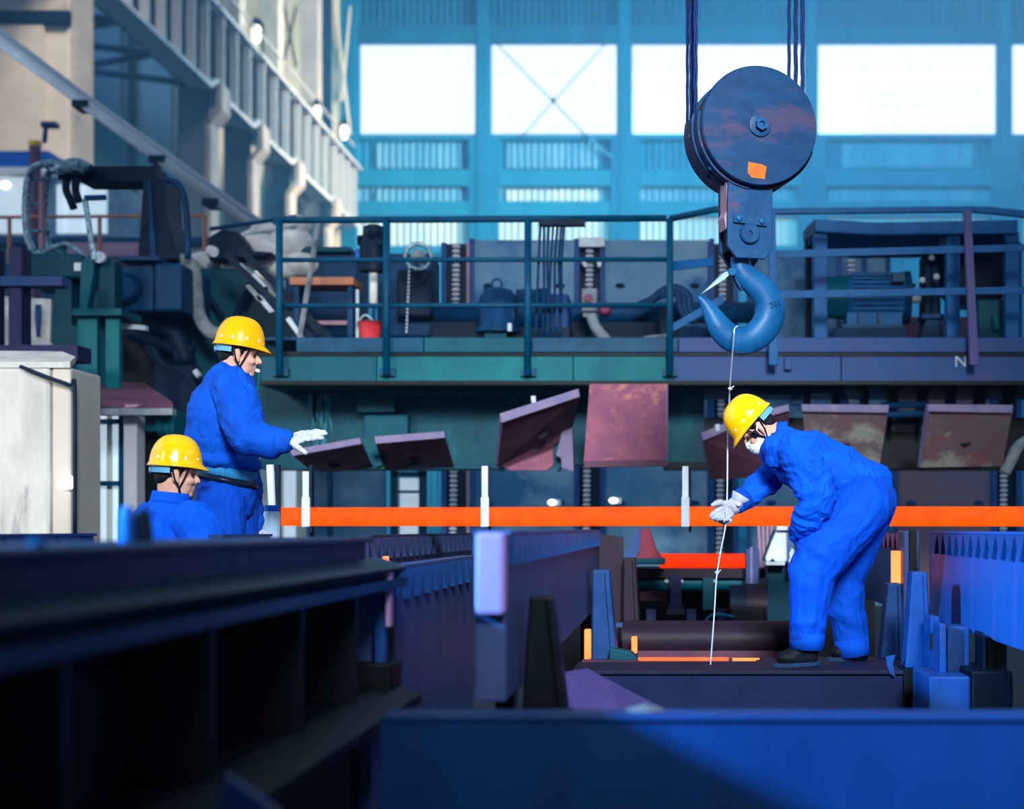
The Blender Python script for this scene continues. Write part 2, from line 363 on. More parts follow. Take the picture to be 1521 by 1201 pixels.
for a, c, l in spans + [(27.0,39.1,'crane girder span running overhead past the beige concrete column')]:
    t = T('crane_girder', l, 'girder', 'crane girder spans')
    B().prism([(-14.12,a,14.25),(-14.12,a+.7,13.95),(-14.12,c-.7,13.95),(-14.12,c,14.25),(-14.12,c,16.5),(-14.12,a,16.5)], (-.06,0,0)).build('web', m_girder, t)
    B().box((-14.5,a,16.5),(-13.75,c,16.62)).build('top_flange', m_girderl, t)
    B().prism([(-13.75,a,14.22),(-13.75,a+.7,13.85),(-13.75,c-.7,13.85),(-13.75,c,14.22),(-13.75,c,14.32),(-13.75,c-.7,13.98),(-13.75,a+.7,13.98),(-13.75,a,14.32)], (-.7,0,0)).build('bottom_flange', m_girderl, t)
    n = max(3, int((c-a)/1.35)); st = None
    for i in range(n):
        y = a+(i+.5)*(c-a)/n
        if st is None: st = B().box((-14.11,-.05,14.0),(-13.86,.05,16.5)).build('stiffener', m_girderl, t)
        else: st = st.copy(); C.objects.link(st)
        st.location = (0, y, 0)
    B().tube([(-14.1,a,17.6),(-14.1,c,17.6)], .045, 6).build('handrail', m_girderl, t)
    B().box((-14.2,a,16.62),(-14.05,c,16.78)).build('crane_rail', m_girder, t)
t = T('bracing_truss', 'dark blue horizontal bracing truss under the near crane girder', 'truss')
for x in (-14.6,-17.6): B().box((x-.1,39.6,14.0),(x+.1,48.6,14.25)).build('chord', m_truss, t)
for i in range(3):
    y = 39.7+i*2.95
    B().tube([(-14.6,y,14.1),(-17.6,y+1.5,14.1)], .1, 6).build('diagonal', m_truss, t)
    B().tube([(-17.6,y+1.5,14.1),(-14.6,y+3,14.1)], .1, 6).build('diagonal', m_truss, t)
    B().tube([(-17.6,y+1.5,14.1),(-19.7,y+1.5,12.6)], .09, 6).build('knee_brace', m_truss, t)
# lamps along the girder
m_lamp = mat('lamp_glow', (240,240,230), (250,250,240), 5, .5, emit=((1,1,.94), 2.2, (1,1,.94)), bump=0)
for px, py, D, r, l in ((381,50,55.5,.2,'bright lamp on the crane girder above the second crane column'), (471,165,62.5,.15,'bright lamp on the crane girder near the third crane column'), (511,196,68,.2,'bright lamp at the end of the crane girder by the blue wall')):
    c = W(px, py, D); t = T('girder_lamp', l, 'lamp', 'lamps on the crane girder')
    B().ell(c, (r*.8, r*.8, r*1.7)).build('bulb', m_lamp, t, smooth=True)
    B().lathe([(r*1.1,0),(r*.7,.22),(r*.2,.3)], c+Vector((0,0,r*1.3)), (0,0,1), 12).build('hood', m_girder, t)
    B().tube([c+Vector((0,0,r*1.5)), Vector((-14.1, D, c.z+r*1.5+.1)), Vector((-14.1, D, 16.6))], .04, 6).build('bracket', m_girder, t)
# thin blue haze hanging in the far half of the hall
hz = B().box((-20.2,12.55,-1.1),(21.9,71.2,25.5)).build('haze', None, None); ROOTS.remove(hz); hz['kind'] = 'stuff'; hz['label'] = 'thin blue haze in the far half of the hall'
mh = bpy.data.materials.new('haze'); mh.use_nodes = True; mh.node_tree.nodes.clear(); vs = mh.node_tree.nodes.new('ShaderNodeVolumeScatter'); mo_ = mh.node_tree.nodes.new('ShaderNodeOutputMaterial')
vs.inputs['Color'].default_value = (.16,.51,1,1); vs.inputs['Density'].default_value = .0075; mh.node_tree.links.new(vs.outputs[0], mo_.inputs['Volume']); hz.data.materials.append(mh)
# ------------------------------------------------------------------ far-left plant: pipe, cabin, machinery (13 to 30 m away)
t = T('inclined_pipe', 'pale pipe pair sloping down across the beige concrete column to the stairs', 'pipe')
B().tube([W(-40,33,22), W(120,150,22), W(378,338,22)], .075, 10).build('pipe', m_white, t, smooth=True)
B().tube([W(-40,18,22.2), W(120,140,22.2), W(395,338,22.2)], .06, 8).build('pipe', m_girderl, t, smooth=True)
for px, py in ((118,152),(232,234),(312,298)): B().pbox(px-12,py-4,px+12,py+6,21.9,.4).build('clamp', m_black, t)
t = T('control_cabin', 'small white cabin with blue roof edge and bright windows behind the hose loop', 'cabin')
B().pbox(-60,262,162,356,31.2,3).build('wall', m_panel, t)
B().pbox(-60,356,162,931,31.3,2.8).build('base', m_greend, t)
B().pbox(-60,224,72,248,30.6,3.6).build('roof', mat('roof_blue', (8,70,168), (14,84,180), 3, .5), t)
B().pbox(-60,248,90,258,30.5,.3).build('gutter', m_white, t)
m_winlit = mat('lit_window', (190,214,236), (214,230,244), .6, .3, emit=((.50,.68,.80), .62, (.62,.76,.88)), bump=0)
for a, c in ((-30,36),(84,96),(98,124),(126,157)): B().pbox(a,274 if a > 40 else 262,c,346,31.1,.1).build('window', m_winlit, t)
B().ell(W(8,275,30.8), (.1,.06,.08)).build('lamp', m_lamp, t, smooth=True)
t = T('salmon_beam', 'salmon pink painted beam lying behind the thin orange handrail', 'beam')
B().pbox(100,360,206,381,24,.5).build('flange', m_pink, t, bevel=.02)
B().pbox(-60,352,310,362,24.6,.4).build('web', m_navy, t)
t = T('thin_handrail', 'thin orange brown handrail on posts behind the black tapered post', 'railing')
B().tube([W(-60,323,20), W(306,320,20)], .022, 6).build('top_rail', m_orangeb, t)
for px in (14,148,304): B().tube([W(px,322,20), W(px,392,20)], .025, 6).build('post', m_orangeb, t)

D = 14.2
t = T('hose_loop', 'looped hose carrier wrapped in shiny plastic on the green base', 'hose')
for dx, dD in ((0,0),(27,.25)):
    pts = [W(x+dx, y, D+dD) for x, y in ((100-30*(dx>0),243),(62,244),(44,258),(38,300),(40,345),(50,372),(62,378))]
    B().tube(spline(pts, 5), .035, 8).build('hose', m_shiny, t, smooth=True)
for y, x0, x1 in ((266,42,73),(303,36,70),(343,40,74),(371,50,80)): B().tube([W(x0,y,D-.03), W(x1,y,D+.2)], .016, 6).build('rung', m_shiny, t)
B().tube(spline([W(76,246,D+.2), W(90,250,D), W(112,244,D), W(128,250,D)], 4), .06, 8).build('hose_end', m_shiny, t, smooth=True)
B().tube(spline([W(60,378,D), W(92,362,D+.1), W(110,368,D), W(130,384,D)], 4), .022, 8).build('hose_end', m_shiny, t, smooth=True)
B().pbox(57,262,63,368,D+.1,.06).build('spine', m_pink, t)
t = T('cantilever_arm', 'black cantilever arm with hanging rags above the hose loop', 'machine arm')
B().pbox(118,246,232,270,D+.3,.35).build('beam', m_black, t, bevel=.01)
B().ell(W(122,254,D+.3), (.13,.12,.08)).build('wrapping', m_black, t, smooth=True)
for pts in ([(100,258),(98,280),(104,296),(110,310)],[(114,262),(112,282),(118,300)],[(88,262),(106,262),(124,258)]):
    B().tube(spline([W(x, y, D+.2) for x, y in pts], 3), .035, 6).build('rag', m_black, t, smooth=True)
t = T('tapered_post', 'black tapered steel post carrying the cantilever arm', 'post')
B().ppoly([(212,266),(244,264),(246,318),(262,386),(204,386)], D+.2, .5).build('post', m_black, t, bevel=.02)
B().ppoly([(219,268),(223,268),(232,384),(224,384)], D+.17, .05).build('rib', m_navy, t)
t = T('hose_arch', 'dark hose arching from the top of the tapered black post', 'hose')
B().tube(spline([W(246,267,D+.2), W(262,272,D+.2), W(273,290,D+.2), W(278,330,D+.2), W(279,384,D+.2)], 5), .03, 8).build('hose', m_navy, t, smooth=True)
t = T('signal_post', 'short maroon post with yellow cap in front of the blue cabin roof', 'post')
B().tube([W(52,957,26), W(52,216,26)], .09, 10).build('post', m_rustd, t)
B().tube([W(52,217,26), W(52,210,26)], .1, 10).build('cap', mat('yellow_cap', (224,170,30), (236,184,40), 5, .5), t)
B().tube([W(66,212,26), W(68,190,26), W(62,186,26)], .04, 6).build('bracket', m_navy, t); B().pbox(60,180,82,187,26,.2).build('head', m_navy, t)
t = T('green_machine', 'dark green machine base under the hose loop with a small white plate', 'machine')
B().pbox(28,376,122,412,14.0,.8).build('body', m_greend, t, bevel=.02)
B().pbox(110,390,121,402,13.97,.04).build('plate', m_white, t)
B().pbox(40,406,104,424,14.1,.5).build('ledge', m_green, t); B().pbox(82,412,106,484,14.1,.3).build('leg', m_greend, t); B().pbox(78,484,122,512,14.05,.5).build('foot', m_greend, t)
t = T('purple_frame', 'dark purple rectangular steel frame in front of a pale sheet', 'frame')  # plain rectangular frame of uprights and crossbars
for a, c in ((12,32),(-30,-8)): B().pbox(a,366,c,540,12.6,.2).build('upright', m_purpled, t, bevel=.01)
B().pbox(-40,410,92,424,12.55,.18).build('crossbar', m_purple, t); B().pbox(-40,512,115,535,12.5,.3).build('crossbar', m_purpled, t)
t = T('pale_sheet', 'pale dusty sheet with a dark figure-like stain behind the purple frame', 'sheet')
B().ppoly([(-40,446),(6,440),(76,444),(74,508),(82,514),(-40,512)], 14.4, .05).build('sheet', m_rag, t)
B().ppoly([(52,452),(60,452),(60,470),(58,500),(54,500),(52,470)], 14.37, .02).build('stain', m_bluesteel, t)
t = T('green_bracket', 'pair of dark green upright brackets on the green column top', 'bracket')
B().ppoly([(120,392),(126,382),(141,382),(138,410),(127,470),(118,470)], 13.7, .12).build('plate', m_green, t)
B().ppoly([(147,386),(152,381),(162,381),(170,388),(170,472),(144,472)], 13.8, .2).build('plate', m_greend, t)
B().tube([W(140,386,13.6), W(126,296,13.6)], .025, 8).build('rod', m_shiny, t); B().tube([W(126,294,13.6), W(157,293,13.6)], .025, 8).build('rod', m_navy, t)
B().lathe([(.05,0),(.05,.05)], W(150,383,13.75), seg=10).build('bolt', m_white, t)
t = T('green_column', 'bright green flanged steel column with cap plate above the brown slab', 'column')
B().pbox(104,458,180,468,13.2,.5).build('cap_plate', m_green, t)
B().pbox(115,468,144,576,13.3,.06).build('flange', m_green2, t); B().pbox(144,468,158,576,13.5,.06).build('web', m_greend, t); B().pbox(157,468,177,576,13.3,.06).build('flange', m_green2, t)
t = T('white_rod', 'short pale rod sticking out beside the green column', 'rod')
B().ppoly([(176,480),(216,483),(216,490),(176,487)], 13.6, .08).build('rod', m_strap, t)
t = T('gear_housing', 'navy gear housing with round motor cover beside the green brackets', 'machine')
B().pbox(172,383,228,462,14.3,.8).build('body', m_navy, t, bevel=.03); B().pbox(228,390,270,462,14.2,.9).build('body_panel', m_navy, t, bevel=.03)
B().lathe([(.14,0),(.14,.1),(.11,.14),(.03,.15)], W(188,430,14.3), seg=20).build('motor_cover', m_navy, t, smooth='angle')
B().pbox(176,380,236,386,14.15,.4).build('lid', m_navy, t)
t = T('mill_stand', 'huge dark green mill stand behind the standing worker', 'machine')
B().ppoly([(184,462),(262,462),(268,398),(352,398),(380,420),(440,478),(440,660),(184,660)], 15.2, 1.0).build('body', m_greend, t, bevel=.03)
B().pbox(180,466,262,610,14.9,.4).build('cover', m_oil, t, bevel=.02)
for pts, r in (([(214,464),(230,480),(262,498),(276,540)],.1),([(190,490),(240,512),(288,520)],.07),([(220,500),(240,540),(280,560),(300,600)],.06)):
    B().tube(spline([W(x, y, 14.75) for x, y in pts], 4), r, 8).build('hydraulic_hose', m_black, t, smooth=True)
B().pbox(228,540,286,620,14.7,.3).build('valve_block', m_black, t, bevel=.02); B().tube([W(290,556,14.5), W(296,552,14.5)], .04, 8).build('fitting', m_strap, t)
for pts in ([(296,420),(330,470)],[(372,420),(350,470)]): B().tube([W(x, y, 15.1) for x, y in pts], .03, 6).build('rod', m_black, t)
t = T('lagged_hose', 'thick pale lagged hose sagging in front of the green mill stand', 'hose')
B().tube(spline([W(x, y, 14.6) for x, y in ((266,386),(284,396),(291,430),(296,468),(312,492),(330,494),(344,476))], 5), lerp_list([.07,.075,.06,.06,.065,.06,.05], 5), 10).build('hose', m_tan, t, smooth=True)
t = T('wrapped_equipment', 'heap of equipment wrapped in pale dusty plastic above the mill stand', 'equipment')
bb = B()
for px, py, r in ((300,386,.10),(318,392,.10),(345,396,.11),(366,388,.13),(384,360,.17),(400,376,.2),(394,346,.13),(372,372,.1),(430,360,.2),(446,392,.16),(424,398,.14),(438,336,.14)):
    bb.ell(W(px, py, 15.4), (r*1.2, r, r*.8), u=10, v=7)
o = bb.build('wrapping', m_rag, t, smooth=True); o['kind'] = 'stuff'
B().ppoly([(310,352),(330,340),(352,344),(372,372),(404,374),(404,378),(310,386)], 15.0, .3).build('black_cover', m_black, t, bevel=.02)
B().tube([W(312,372,14.95), W(318,374,14.9)], .05, 8).build('fitting', m_white, t); B().tube([W(312,340,15), W(440,322,15)], .02, 6).build('rod', m_navy, t)
t = T('steel_stair', 'dark steel stair stringers sloping down beside the railing corner', 'stairs')
for (a, c, e, f) in ((330,384,470,520),(352,378,492,516)): B().slab([(a,c-6,14.3),(a+8,c-10,14.3),(e+8,f-10,14.3),(e,f,14.3)], (0,.08,0)).build('stringer', m_black, t)
for px, py in ((366,404),(388,420),(408,438),(380,436),(396,452)): B().slab([(px-16,py-12,14.32),(px-9,py-14,14.32),(px+12,py+10,14.32),(px+4,py+12,14.32)], (0,.5,0)).build('tread', m_strap if (px+py) % 3 else m_tan, t)
B().slab([(424,474,14.2),(430,470,14.2),(452,502,14.2),(446,504,14.2)], (0,.4,0)).build('tread', m_strap, t)

# lower left
t = T('concrete_pier', 'pale concrete pier with chamfered top under the purple frame', 'pier')
zt = W(0,545,11).z
B().box((W(-80,0,11.0).x,11.0,-1.2),(W(75,0,11.0).x,11.6,zt)).build('pier_front', m_conc, t, bevel=.03)
B().prism([(W(75,0,11).x,11.02,-1.2),(W(104,0,11).x,11.02,-1.2),(W(104,0,11).x,11.02,zt),(W(75,0,11).x,11.02,zt)], (0,.58,0)).build('pier_flank', m_conc2, t, bevel=.02)
B().slab([(-80,546,11.0),(104,546,11.0),(112,538,11.3),(92,530,11.6),(-80,528,11.6)], (0,0,.04)).build('pier_cap', m_conc, t)
B().tube(spline([W(30,544,10.95), W(70,560,10.93), W(104,572,10.95), W(111,580,10.95), W(111,800,10.95)], 4), .014, 8).build('conduit', m_black, t, smooth=True)
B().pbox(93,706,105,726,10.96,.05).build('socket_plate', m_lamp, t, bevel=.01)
t = T('brown_slab', 'wide brown topped steel slab under the green column', 'slab')
B().slab([(113,600,12.2),(205,600,12.2),(256,600,12.9),(256,612,12.9),(205,604,12.2),(113,612,12.2)], (0,.02,0)).build('lip', m_pink, t)
B().slab([(113,604,12.0),(256,606,12.4),(214,577,13.8),(120,575,13.8)], (0,0,.05)).build('plate', m_rustd, t)
B().pbox(113,606,256,616,12.1,.1).build('edge', m_tan, t)
t = T('purple_post', 'dull purple bolted post beside the glazed booth', 'post')
B().pbox(118,600,130,1165,11.9,.12).build('upright', m_purple, t); B().pbox(130,618,138,1160,12.0,.1).build('web', m_purpled, t)
for y in range(630, 800, 24): B().lathe([(.02,0),(.02,.03)], W(134,y,12.0), seg=8).build('bolt', m_black, t)
t = T('glazed_booth', 'teal framed glazed booth with pale striped panes behind the pier', 'booth')
for a, c in ((134,140),(176,183)): B().pbox(a,606,c,1141,12.8,.1).build('stile', m_teal, t)
for y in (622,714): B().pbox(138,y,178,y+7,12.8,.1).build('rail', m_teal, t)
for k in range(4): B().pbox(140+k*9.2,610,148+k*9.2,840,12.88,.03).build('pane', m_winlit if k % 2 else m_sheetp, t)
B().pbox(114,612,121,840,12.9,.03).build('pane', m_winlit, t)
B().lathe([(.03,0),(.03,.03)], W(146,608,12.75), seg=8).build('lamp', m_lamp, t); B().lathe([(.025,0),(.025,.03)], W(145,617,12.75), seg=8).build('lamp', m_lamp, t)
B().pbox(110,606,236,1123,13.4,.1).build('back_wall', m_panel, t)
t = T('pale_post', 'pale concrete post between the glazed booth and the teal cabinet', 'post')
B().pbox(183,604,203,1153,12.3,.2).build('post', m_colm, t, bevel=.01)
t = T('teal_cabinet', 'tall teal steel cabinet behind the crouching worker', 'cabinet')
B().pbox(206,608,258,1142,12.7,.5).build('body', m_green, t, bevel=.01); B().pbox(209,640,231,838,12.66,.05).build('door', m_oil, t); B().ppoly([(228,612),(236,612),(244,660),(232,640)], 12.66, .05).build('flap', m_green, t)
B().ppoly([(200,640),(206,640),(206,1146),(200,1146)], 12.5, .1).build('edge_strip', m_pink, t)
# bright gap to the right of the standing worker
t = T('pale_partition', 'bright pale partition glimpsed between the standing worker and the hot bar', 'partition')
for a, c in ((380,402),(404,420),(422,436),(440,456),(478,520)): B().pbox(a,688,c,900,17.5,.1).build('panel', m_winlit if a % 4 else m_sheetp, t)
t = T('steel_doorway', 'small steel framed opening with bright light beyond, behind the hot bar', 'doorway')
for a, c in ((580,590),(622,632)): B().pbox(a,698,c,1056,16.8,.12).build('jamb', m_teal, t)
B().pbox(580,700,632,708,16.8,.12).build('head', m_teal, t); B().pbox(590,728,622,732,16.82,.1).build('rail', m_teal, t)
B().pbox(594,710,621,760,17.2,.05).build('bright_pane', m_winlit, t)
B().pbox(594,776,620,812,17.2,.05).build('bright_pane', m_winlit, t)
t = T('steel_stand', 'dark steel stand behind the toothed rack under the water bottle', 'stand')
B().box((-2.36,8.72,.60),(-2.10,9.42,.636)).build('top', m_oil, t)
for x in (-2.34,-2.15): B().box((x,8.75,0),(x+.03,9.38,.60)).build('leg', m_oil, t)
t = T('white_stick', 'white stick leaning beside the standing worker', 'stick')
B().tube([W(406,800,9.3), W(401,690,9.3)], .022, 8).build('stick', m_white, t)
t = T('water_bottle', 'clear water bottle with blue cap standing behind the toothed rack', 'bottle')
c = W(403,800,8.9)
B().lathe([(.045,0),(.05,.02),(.05,.13),(.045,.15),(.02,.165)], c, (0,0,1), 14).build('bottle_body', mat('bottle_plastic', (170,200,226), (190,214,236), 4, .15), t, smooth='angle')
B().lathe([(.042,.15),(.042,.185)], c, (0,0,1), 14).build('bottle_cap', mat('cap_blue', (10,90,200), (14,100,210), 4, .4), t)

# ------------------------------------------------------------------ raised platform across the hall
D = 13.5
t = T('platform_girder', 'long green to purple platform girder across the hall under the railings', 'girder')
for a, c, m in ((388,560,m_green),(560,852,m_green2),(852,1000,m_green2),(1000,1250,m_purple),(1250,1700,m_purple)):
    B().pbox(a,527,c-1,566,D,.05).build('web_plate', m, t, bevel=.006)
for a, c, m in ((440,630,m_teal),(630,790,m_green),(790,1008,m_teal),(1008,1440,m_purple),(1440,1700,m_purple)):
    B().pbox(a,501,c-1,523,D-.04,.07).build('toe_plate', m, t, bevel=.006)
B().pbox(385,522,1700,528,D-.02,.1).build('seam_bar', m_oil, t)
B().pbox(385,565,1700,571,D-.06,1.6).build('bottom_flange', m_oil, t)
B().pbox(385,501,1700,505,D+.02,3.2).build('deck', m_navy, t)
B().pbox(1165,530,1176,549,D-.06,.07).build('lug', m_purple, t, bevel=.005)
text('N', .14, W(1427,537,D-.006), Matrix.Rotation(math.pi/2, 3, 'X'), m_strap, 'painted_letter', t)
def post(px, m, y1=556, w=9, D=13.42, slant=0): return B().slab([(px-w/2,322,D),(px+w/2,322,D),(px+w/2+slant,y1,D),(px-w/2+slant,y1,D)], (0,.05,0))
t = T('guard_rail', 'teal guard rail of tubes on the platform, with four posts', 'railing')
B().tube([W(408,327,D-.06), W(990,324,D-.06)], .028, 10).build('top_rail', m_teal, t, smooth=True)
for y in (386,454): B().tube([W(412,y,D-.06), W(995,y-1,D-.06)], .02, 8).build('mid_rail', m_teal, t, smooth=True)
for px in (415,574,784,995):
    p = B().tube([W(px,325,D-.08), W(px,557,D-.08)], .03, 10).build('post', m_teal, t, smooth=True)
    B().pbox(px-10,546,px+12,558,D-.05,.06).build('foot', m_teal, p)
B().tube([W(995,325,D-.06), W(1062,311,D-.2), W(1140,312,D-.2)], .028, 8).build('return_rail', m_teal, t, smooth=True)
B().slab([(995,388,D-.05),(1060,382,D-.2),(1060,394,D-.2),(995,402,D-.05)], (0,.03,0)).build('return_bar', m_blueflat, t)
B().slab([(1000,480,D+.3),(1075,436,D+.3),(1075,450,D+.3),(1000,492,D+.3)], (0,.03,0)).build('brace', m_blueflat, t)
t = T('flat_bar_railing', 'blue flat bar railing on the platform beyond the crane hook', 'railing')
B().slab([(1138,309,13.3),(1440,306,13.3),(1470,307,13.3),(1700,330,13.3),(1700,342,13.3),(1470,316,13.3),(1440,314,13.3),(1138,317,13.3)], (0,.06,0)).build('top_rail', m_blueflat, t)
for (y0, y1) in ((378,366),(438,430)):
    B().slab([(1140,y0-6,13.34),(1700,y1-8,13.34),(1700,y1+2,13.34),(1140,y0+5,13.34)], (0,.02,0)).build('mid_rail', m_blueflat, t)
B().slab([(1142,312,13.28),(1152,312,13.28),(1156,542,13.28),(1142,542,13.28)], (0,.06,0)).build('post', m_blueflat, t, bevel=.004)
B().slab([(1432,312,13.28),(1443,312,13.28),(1454,542,13.28),(1441,542,13.28)], (0,.06,0)).build('post', m_pink if False else mat('purple_post', (92,82,126), (78,78,126), 6, .5), t, bevel=.004)

# guide panels and chain guides, 16 m
D = 16.0
for a, c, y0, m, l in ((700,857,356,m_panel,'tall grey guide panel behind the hanging cables'),(895,1058,356,m_panel,'tall grey guide panel behind the hose reel and crane hook'),(1112,1320,378,m_panel,'tall grey guide panel behind the finned motor'),(1330,1478,470,m_panelb,'brown guide panel low behind the bending worker')):
    t = T('guide_panel_plate', l, 'panel', 'guide panels')  # tall flat guide panel with edge bars
    B().pbox(a,y0,c,900,D,.08).build('plate', m, t, bevel=.01)
    B().pbox(a-3,y0-2,a+4,900,D-.04,.1).build('edge_bar', m_bluesteel, t); B().pbox(c-4,y0-2,c+3,900,D-.04,.1).build('edge_bar', m_bluesteel, t)
    for px in (a+.16*(c-a), a+.84*(c-a)):
        for py in (424,746): B().ell(W(px,py,D-.01), (.05,.03,.025), u=8, v=5).build('slot', m_black if py < 500 else m_bluesteel, t)
for px, l in ((678,'roller chain guide behind the handwheel'),(876,'roller chain guide above the junction box'),(1074,'roller chain guide behind the crane hook latch'),(1265,'roller chain guide behind the finned motor'),(1495,'roller chain guide past the last rusty plate')):
    t = T('chain_guide', l, 'chain guide', 'roller chain guides')
    B().pbox(px-16,362,px+16,900,D+.06,.1).build('channel', m_black, t)
    for s in (-1, 1): B().pbox(px+s*19-4,360,px+s*19+4,900,D-.02,.16).build('side_bar', m_pink if s > 0 and px < 700 else m_bluesteel, t)
    bb = B(); y = 366
    while y < 850: bb.ell(W(px-(y-360)*.012, y, D-.02), (.046,.03,.020), u=6, v=4); y += 7.1
    o = bb.build('chain', mat('chain_link', (170,176,190), (196,190,200), 9, .35), t); o['kind'] = 'stuff'
    B().tube([W(px,362,D+.02), W(px-6,850,D+.02)], .02, 6).build('chain_core', m_black, t)
for x0, x1, l in ((866,890,'white bracket pair at the head of the second chain guide'),):
    t = T('chain_bracket', l, 'bracket')
    B().pbox(x0-6,352,x1+8,366,15.9,.08).build('cap', m_strap, t)
    for s in (0, 1): B().ppoly([(x0-4+s*24,386),(x0+4+s*24,386),(x0+6+s*20,396),(x0+2+s*20,396)], 15.85, .06).build('arm', m_strap, t)
t = T('low_steel_panel', 'long blue grey panel low behind the first two tilted plates', 'panel')  # flat panel with one post, low behind the catcher plates
B().pbox(455,696,572,900,16.6,.08).build('plate', m_panel, t); B().pbox(486,690,492,900,16.4,.1).build('post', m_navy, t)
for px, py, l in ((820,746,'small bright lamp low between the hanger strap and the chain guide'),(911,743,'small bright lamp low beside the upright rusty plate')):
    t = T('signal_lamp', l, 'lamp', 'small lamps under the platform'); B().ell(W(px,py,15.7), (.045,.03,.03)).build('bulb', m_lamp, t, smooth=True); B().pbox(px-4,py-4,px+12,py+5,15.74,.25).build('holder', m_strap, t)
# equipment on the platform
t = T('back_machinery', 'dark blue drive machinery row behind the guard rail', 'machine')
B().pbox(424,372,530,500,15.4,.6).build('body', m_navy, t, bevel=.02); B().pbox(560,376,640,500,15.2,.6).build('body', m_navy, t, bevel=.02); B().pbox(590,400,640,470,15.0,.3).build('cover', m_black, t, bevel=.02)
B().pbox(640,478,1010,505,15.0,.3).build('base_rail', m_black, t)
B().pbox(444,476,532,482,14.4,.05).build('rod', m_pink, t)
B().pbox(410,366,520,374,15.3,.5).build('lid', m_greend, t, bevel=.01)
t = T('plank_bench', 'orange brown plank bench behind the guard rail corner', 'bench')
B().pbox(430,411,525,423,14.2,.4).build('plank', m_orangeb, t, bevel=.01)
for px in (436,516): B().pbox(px,423,px+8,501,14.25,.3).build('leg', m_navy, t)
t = T('leaning_rod', 'thin grey rod leaning on the plank bench', 'rod')
B().tube([W(474,324,14.0), W(444,510,14.0)], .025, 6).build('rod', m_tan, t)
t = T('valve_actuator', 'black valve actuator on a white stem above the red bucket', 'valve')
B().lathe([(.12,-.18),(.12,.06),(.1,.1),(.09,.2),(.05,.22)], W(555,372,13.9), (0,0,1), 14).build('body', m_black, t, smooth='angle')
B().tube([W(532,357,13.9), W(552,357,13.9)], .045, 10).build('side_cylinder', m_black, t); B().lathe([(.05,0),(.06,.05),(.03,.07)], W(566,360,13.85), seg=12).build('knob', m_black, t)
B().tube([W(555,392,13.9), W(555,455,13.9)], .035, 10).build('stem', mat('ivory_stem', (222,218,204), (232,228,214), 6, .5), t, smooth=True); B().pbox(528,370,549,388,14.0,.15).build('blue_box', mat('box_blue', (10,92,176), (16,104,190), 4, .5), t)
B().tube([W(555,455,13.9), W(555,478,13.9)], .015, 6).build('rod', m_navy, t); B().tube([W(531,430,13.9), W(531,505,13.9)], .015, 6).build('rod', m_strap, t)
t = T('red_bucket', 'red bucket standing on the platform deck behind the railing', 'bucket')
c = W(550,503,13.85)
B().lathe([(.085,0),(.105,.14),(.11,.145),(.098,.145),(.08,.02)], c, (0,0,1), 18).build('pail', m_red, t, smooth='angle')
B().tube(spline([c+Vector((-.1,0,.14)), c+Vector((-.03,-.04,.2)), c+Vector((.08,0,.1))], 4), .008, 6).build('handle', m_strap, t)
t = T('handwheel', 'round spoked handwheel on the dark drive row', 'wheel')
B().ring(W(621,381,14.6), .115, .02, (.15,-1,0)).build('rim', m_shiny, t, smooth=True); B().lathe([(.07,-.02),(.06,.03),(.02,.05)], W(621,381,14.6), seg=14).build('hub', m_tan, t, smooth='angle')
for k in range(4):
    a = k*math.pi/2+.4; B().tube([W(621,381,14.6), W(621,381,14.6)+Vector((.115*math.cos(a),0,.115*math.sin(a)))], .01, 6).build('spoke', m_shiny, t)
t = T('hanging_chain', 'thin pale chain hanging under the handwheel', 'chain')
bb = B()
for i in range(18): bb.ell(W(608-(i*.25), 397+i*5.6, 14.57), (.012,.012,.014), u=6, v=4)
o = bb.build('links', m_strap, t); o['kind'] = 'stuff'
t = T('oil_pump', 'dark oil pump with lifting ring behind the railing', 'pump')
B().lathe([(.2,0),(.2,.02),(.17,.06),(.17,.3),(.12,.38),(.05,.4)], W(740,494,14.4), (0,0,1), 16).build('body', m_navy, t, smooth='angle')
B().ring(W(738,422,14.4), .045, .01).build('lifting_ring', m_navy, t); B().tube([W(718,429,14.4), W(735,428,14.4)], .015, 6).build('tap', m_navy, t)
B().ppoly([(748,440),(754,428),(760,442),(764,470),(750,490)], 14.3, .2).build('flange', m_navy, t); B().pbox(720,488,752,517,14.3,.4).build('foot', m_green, t)
B().tube([W(757,480,14.2), W(757,492,14.2)], .02, 8).build('fitting', m_white, t)
t = T('drive_motor', 'dark drive motor and coupling between the pump and the hanging cables', 'motor')
B().tube([W(768,462,14.6), W(815,462,14.6)], .2, 16).build('body', m_navy, t, smooth='angle'); B().pbox(800,428,815,450,14.5,.2).build('terminal_box', m_black, t)
B().pbox(815,436,845,492,14.5,.35).build('gear_case', m_bluesteel, t, bevel=.02); B().pbox(766,486,846,503,14.4,.5).build('base', m_black, t)
t = T('white_wedge', 'small white angle piece under the motor coupling', 'angle')
B().ppoly([(758,470),(766,470),(766,478),(776,480),(776,483),(760,483)], 14.9, .05).build('angle', m_strap, t)
t = T('cross_pipe', 'long blue grey pipe behind the pump and junction box', 'pipe')
B().tube([W(640,466,15.3), W(1120,464,15.3)], .1, 12).build('pipe', m_navy, t, smooth=True)
B().pbox(640,484,1040,500,15.9,.05).build('pale_strip', m_panel, t)
t = T('junction_box', 'grey junction box with tan conduit on the chain guide', 'box')
B().pbox(864,428,887,462,14.5,.15).build('case', m_tan, t, bevel=.01); B().lathe([(.04,0),(.04,.03)], W(874,443,14.5), seg=10).build('button', m_rust, t); B().pbox(866,460,884,470,14.55,.1).build('gland', m_tan, t)
B().tube(spline([W(878,468,14.5), W(884,484,14.5), W(893,496,14.5), W(912,519,14.5)], 4), .05, 10).build('conduit', m_tan, t, smooth=True)
